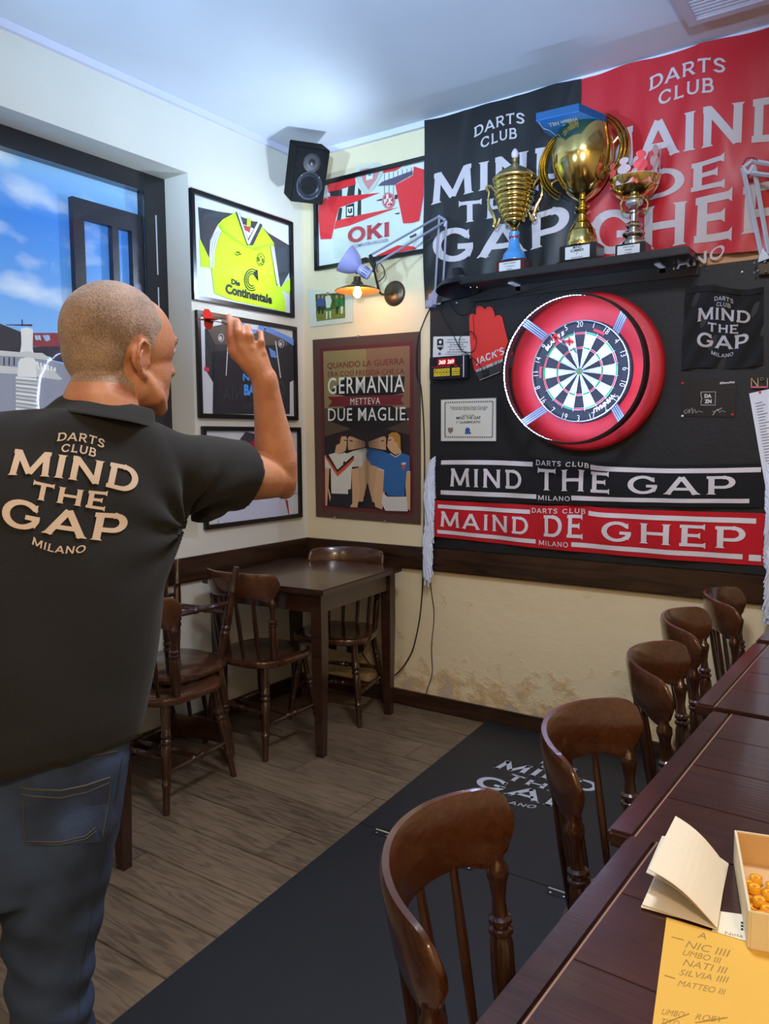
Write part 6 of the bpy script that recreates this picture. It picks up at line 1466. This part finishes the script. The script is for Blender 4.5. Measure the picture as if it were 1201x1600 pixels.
def hairy(p):
    q = p+base-HC; x, y, z = q.dot(HX), q.dot(HF), q.dot(HZ)
    if q.length > .135: return -1
    wob = .0025*math.sin(z*180+x*90)
    t = max(0, min(1, (z-.0)/.05)); line_ = .014+.024*t*t*(3-2*t)           # hairline: sideburn back to temple, then over the crown
    f = line_+wob-y
    low = z+.066+.35*max(0, y+.045)*(1 if abs(x) > .04 else 1)              # nape
    e = math.hypot((y+.018)/.020, (z+.020)/.036)-1                          # around the ear
    if abs(x) > .055: f = min(f, e*.020)
    if y > -.02 and z < -.018: return -1
    return min(f, low*.8)
for p in me.polygons:
    if hairy(p.center) > 0:
        idx = []
        for vi in p.vertices:
            if vi not in keep:
                v = me.vertices[vi]; f = max(0, min(1, hairy(v.co)/.012)); keep[vi] = len(HV)
                HV.append(v.co+v.normal*(-.0006+.0026*f+.0004*noise.noise(v.co*300)))
            idx.append(keep[vi])
        HFc.append(tuple(idx))
hm = meshdata('hair', HV, HFc, M_hair, None, True); ho = bpy.data.objects.new('hair', hm); COL.objects.link(ho); ho.parent = man; ho['label'] = 'close cropped greying hair'

# --- polo shirt
M_polo = mat('polo_black', (.030, .027, .026), .9, bump=.2, bump_scale=500, sheen=.06)
def PX(u, v, t, a, b, tilt=1.0):
    la = Vector((LA.x, LA.y, LA.z*tilt)).normalized(); return (dep(u, v, t), la*a, HN*b)
shirt = [loft([PX(6, 1166, 1.225, .212, .142, .3), PX(20, 1120, 1.23, .209, .140, .3), PX(47, 1010, 1.25, .202, .134, .5), PX(76, 900, 1.275, .195, .128, .8), PX(103, 815, 1.30, .198, .122), PX(128, 745, 1.32, .196, .110), PX(142, 702, 1.33, .178, .095, .6), PX(150, 672, 1.33, .130, .084, .6), PX(156, 648, 1.33, .082, .074, .6)], 48, 2.5)]
shirt += limb([SR+Vector((0,0,-.002)), SR.lerp(neckb-Z*.055, .6)], [.074, .066], 20)+limb([SL, SL.lerp(neckb-Z*.055, .6)], [.072, .066], 20)
ud = (EL-SR).normalized()
shirt += [tube([SR-ud*.02, SR+ud*.03, SR+ud*.08, SR+ud*.115, SR+ud*.132], [.072, .073, .072, .0715, .073], 28), sphere(SR, .073, 18, 12)]
shirt += [tube([SR+ud*.02-Z*.055, SR+ud*.075-Z*.045, SR+ud*.09-Z*.040], [.040, .036, .028], 16)]      # sagging cloth under the sleeve
udl = (ELl-SL).normalized(); shirt += [tube([SL, SL+udl*.09, SL+udl*.19], [.070, .068, .070], 24), sphere(SL, .071, 16, 12)]
arm_pit = SR-LA*.03-Z*.10
def folds(co, n_):
    q = co-chest
    h = .0070*noise.noise(Vector((co.x*5, co.y*5, co.z*3.2)))+.0030*noise.noise(co*11)
    # radiating creases around the armpit
    d = co-arm_pit; r = d.length; ang = math.atan2(d.z, d.dot(LA))
    h += .0085*math.exp(-(r/.15)**2)*math.sin(ang*9+r*14)
    # soft vertical drape low on the back
    low = max(0, min(1, (hipc.z+.32-co.z)/.3)); h += .0045*low*math.sin(q.dot(HL)*26+co.z*5+2*noise.noise(co*4))
    return co+n_*h
polo = build_union('polo_shirt', shirt, .0065, 10, M_polo, man, .5, folds)
# ring sleeve hem and bottom hem
def bvh(o):
    b = ROOTS[man.name]; me = o.data
    return BVHTree.FromPolygons([v.co+b for v in me.vertices], [tuple(p.vertices) for p in me.polygons])
T1 = bvh(polo)
def cast(tree, u, v, off):
    d = ray(u, v).normalized(); h = tree.ray_cast(CAM, d)
    if h[0] is None: return None
    n_ = h[1]; n_ = -n_ if n_.dot(d) > 0 else n_
    return h[0]+n_*off
V2, F2 = logo()
ang = math.radians(8.5); U_ = Vector((math.cos(ang), math.sin(ang))); W2 = Vector((math.sin(math.radians(12)), -math.cos(math.radians(12))))
P3 = []
for X, Y in V2:
    u = 97+X*200*U_.x+Y*153*W2.x; v = 825+X*200*U_.y+Y*153*W2.y
    P3.append(cast(T1, u, v, .0022))
okf = [f for f in F2 if all(P3[i] is not None for i in f)]
part('back_lettering', ([p or HC for p in P3], okf), mat('polo_print', (.74, .66, .58), .75), man, label='cream lettering printed across the back')
# collar: stand close to the neck, leaf folded down over it
Lx = Vector((LA.x, LA.y, LA.z*.9)).normalized(); Nx = HN-Lx*HN.dot(Lx); Nx.normalize()
cax = (hd_(0, -.030, -.085)-neckb).normalized(); cb = neckb-Z*.010
def colf(s, r):
    a = 2*PI*s; front = max(0, -math.cos(a-0))          # a=0 is the nape side
    # profile: r 0..0.3 stand going up inside, then fold over and down outside
    prof = [(.066, -.018), (.0655, .022), (.068, .034), (.0735, .036), (.0785, .026), (.084, .004), (.088, -.008)]
    k = r*(len(prof)-1); i = min(int(k), len(prof)-2); f = k-i
    rr = prof[i][0]*(1-f)+prof[i+1][0]*f; hh = prof[i][1]*(1-f)+prof[i+1][1]*f
    hh -= .030*front**2; rr += .002*math.sin(a*7)*r
    return cb+Nx*math.cos(a)*rr+Lx*math.sin(a)*rr*1.02+cax*hh
part('collar', sheet(grid(64, 14, colf), Vector((0,0,.0012))), M_polo, man, smooth=True, sharp=80)
part('collar_button', sphere(dep(238, 657, 1.40), (.005,.005,.003), 10, 6), mat('button_pale', (.6, .65, .7), .3), man, smooth=True)
# --- jeans
M_jean = bpy.data.materials.new('denim'); M_jean.use_nodes = True
def _den():
    nt = M_jean.node_tree; N = nt.nodes.new; lk = nt.links.new; b = nt.nodes['Principled BSDF']; b.inputs['Roughness'].default_value = .9
    tc = N('ShaderNodeTexCoord'); n = N('ShaderNodeTexNoise'); n.inputs['Scale'].default_value = 9; n.inputs['Detail'].default_value = 7; lk(tc.outputs['Object'], n.inputs['Vector'])
    r = N('ShaderNodeValToRGB'); e = r.color_ramp.elements; e[0].position = .35; e[0].color = (*srgb((.10, .145, .235)), 1); e[1].position = .75; e[1].color = (*srgb((.20, .285, .43)), 1)
    lk(n.outputs[0], r.inputs[0]); lk(r.outputs[0], b.inputs['Base Color'])
    w_ = N('ShaderNodeTexNoise'); w_.inputs['Scale'].default_value = 600; lk(tc.outputs['Object'], w_.inputs['Vector'])
    bp = N('ShaderNodeBump'); bp.inputs['Strength'].default_value = .3; bp.inputs['Distance'].default_value = .002; lk(w_.outputs[0], bp.inputs['Height']); lk(bp.outputs[0], b.inputs['Normal'])
_den()
def E3(c_, a, b): return (c_, HL*a, HN*b)
hb_ = dep(2, 1260, 1.235)
jeans = [loft([E3(hipc+Z*.03, .186, .124), E3(hipc-Z*.03, .193, .130), E3(hb_, .187, .134), E3(hb_-Z*.07, .178, .130), E3(hb_-Z*.12, .155, .11)], 40, 2.4)]
kr0 = dep(92, 1330, 1.245); kr1 = dep(82, 1440, 1.25); kr2 = dep(77, 1540, 1.258)
for k0, k1, k2, an_, in ((kr0, kr1, kr2, ankR), ):
    jeans += limb([k0+Z*.05, k0, k1, k2, Vector((k2.x, k2.y, .45)), Vector((an_.x, an_.y, .25)), Vector((an_.x, an_.y, .06))], [.096, .087, .074, .064, .064, .062, .066], 24)
hl0 = hipL-Z*.06
jeans += limb([hl0+Z*.03, hl0.lerp(kneeL, .35), hl0.lerp(kneeL, .75), kneeL, Vector((ankL.x, ankL.y, .25)), Vector((ankL.x, ankL.y, .06))], [.096, .09, .076, .070, .064, .068], 24)
def jf(co, n_):
    h = .004*noise.noise(co*8)+.0035*noise.noise(co*16)
    s = co.z; ws = .0038*math.sin(s*85+5*noise.noise(co*5)+co.dot(HL)*18)*max(0, min(1, (.78-s)/.1))
    return co+n_*(h+ws*.8)
jn = build_union('jeans', jeans, .0065, 8, M_jean, man, .5, jf)
T2 = bvh(jn)
M_st = mat('stitch_tan', (.28, .26, .25), .8); M_jd = mat('denim_dark', (.15, .18, .23), .85)
crj = lambda pts: cr(0, 1100, 3.2, pts)
def decal(name, pts, off, th, m_, root_):
    # fine fan over the surface
    P = []; n = len(pts)
    cx = sum(p[0] for p in pts)/n; cy = sum(p[1] for p in pts)/n
    rings = 6; V = []; Fc = []
    dense = []
    for a, b in zip(pts, pts[1:]+pts[:1]):
        for k in range(5): dense.append((a[0]+(b[0]-a[0])*k/5, a[1]+(b[1]-a[1])*k/5))
    m0 = len(dense)
    for r in range(1, rings+1):
        for x, y in dense: V.append(cast(T2, cx+(x-cx)*r/rings, cy+(y-cy)*r/rings, off))
    for r in range(rings-1):
        for k in range(m0): Fc.append((r*m0+k, r*m0+(k+1)%m0, (r+1)*m0+(k+1)%m0, (r+1)*m0+k))
    Fc.append(tuple(range(m0)))
    Fc = [f for f in Fc if all(V[i] is not None for i in f)]
    return part(name, ([v or HC for v in V], Fc), m_, root_)
def sline(name, pts, r, m_, off=.002):
    P = []
    for a, b in zip(pts, pts[1:]):
        for k in range(6):
            p = cast(T2, a[0]+(b[0]-a[0])*k/6, a[1]+(b[1]-a[1])*k/6, off)
            if p is not None: P.append(p)
    if len(P) > 2: part(name, tube(P, r, 5), m_, man)
decal('back_pocket', crj([(105,410),(300,430),(430,405),(570,355),(545,450),(500,690),(330,700),(120,690),(112,560)]), .0022, 0, M_jean, man)
sline('pocket_hem', crj([(98,412),(160,425),(300,432),(430,405),(568,358)]), .0016, M_st); sline('pocket_hem', crj([(105,448),(160,460),(300,468),(430,440),(560,385)]), .0012, M_st)
sline('stitching', crj([(112,470),(115,580),(125,685)]), .0008, M_st, .003); sline('stitching', crj([(548,400),(530,520),(500,690)]), .0008, M_st, .003)
sline('stitching', crj([(125,682),(300,688),(420,660),(480,610)]), .0008, M_st, .003)
sline('stitching', crj([(128,695),(300,701),(425,673),(484,625)]), .0007, M_st, .003)
sline('waist_seam', crj([(40,322),(180,318),(330,285),(500,250),(600,232)]), .0013, M_st)
sline('side_seam', crj([(610,262),(590,400),(560,560),(515,800),(470,1000),(430,1200),(395,1400),(390,1590)]), .0009, M_jd, .0008)
# shoes
for a in (ankR, ankL):
    d = Vector((-.50, .86, 0)).normalized(); s_ = Vector((d.y, -d.x, 0)); o_ = Vector((a.x, a.y, 0))
    R_ = [(-.075, .028, .055), (-.06, .036, .085), (0, .040, .095), (.07, .043, .062), (.13, .047, .048), (.175, .040, .040), (.20, .020, .028)]
    part('shoe', loft([(o_+d*q+Z*(hh/2+.012), s_*w_, Z*hh/2) for q, w_, hh in R_], 20, 2.6), mat('shoe_leather', (.10, .08, .07), .4, coat=.3), man, smooth=True)
    part('shoe_sole', loft([(o_+d*q+Z*.0145, s_*(w_+.004), Z*.0135) for q, w_, hh in R_], 20, 4), mat('shoe_sole', (.05, .05, .05), .7), man)
# dart in his hand
tipp = dep(358, 505, 1.53); fl = dep(313, 497, 1.415)
dd = (tipp-fl).normalized(); tip_ = fl+dd*.135+dd*.03
dart('dart', 'red flighted dart held in the raised hand of the man, about to be thrown', tip_, dd, None)
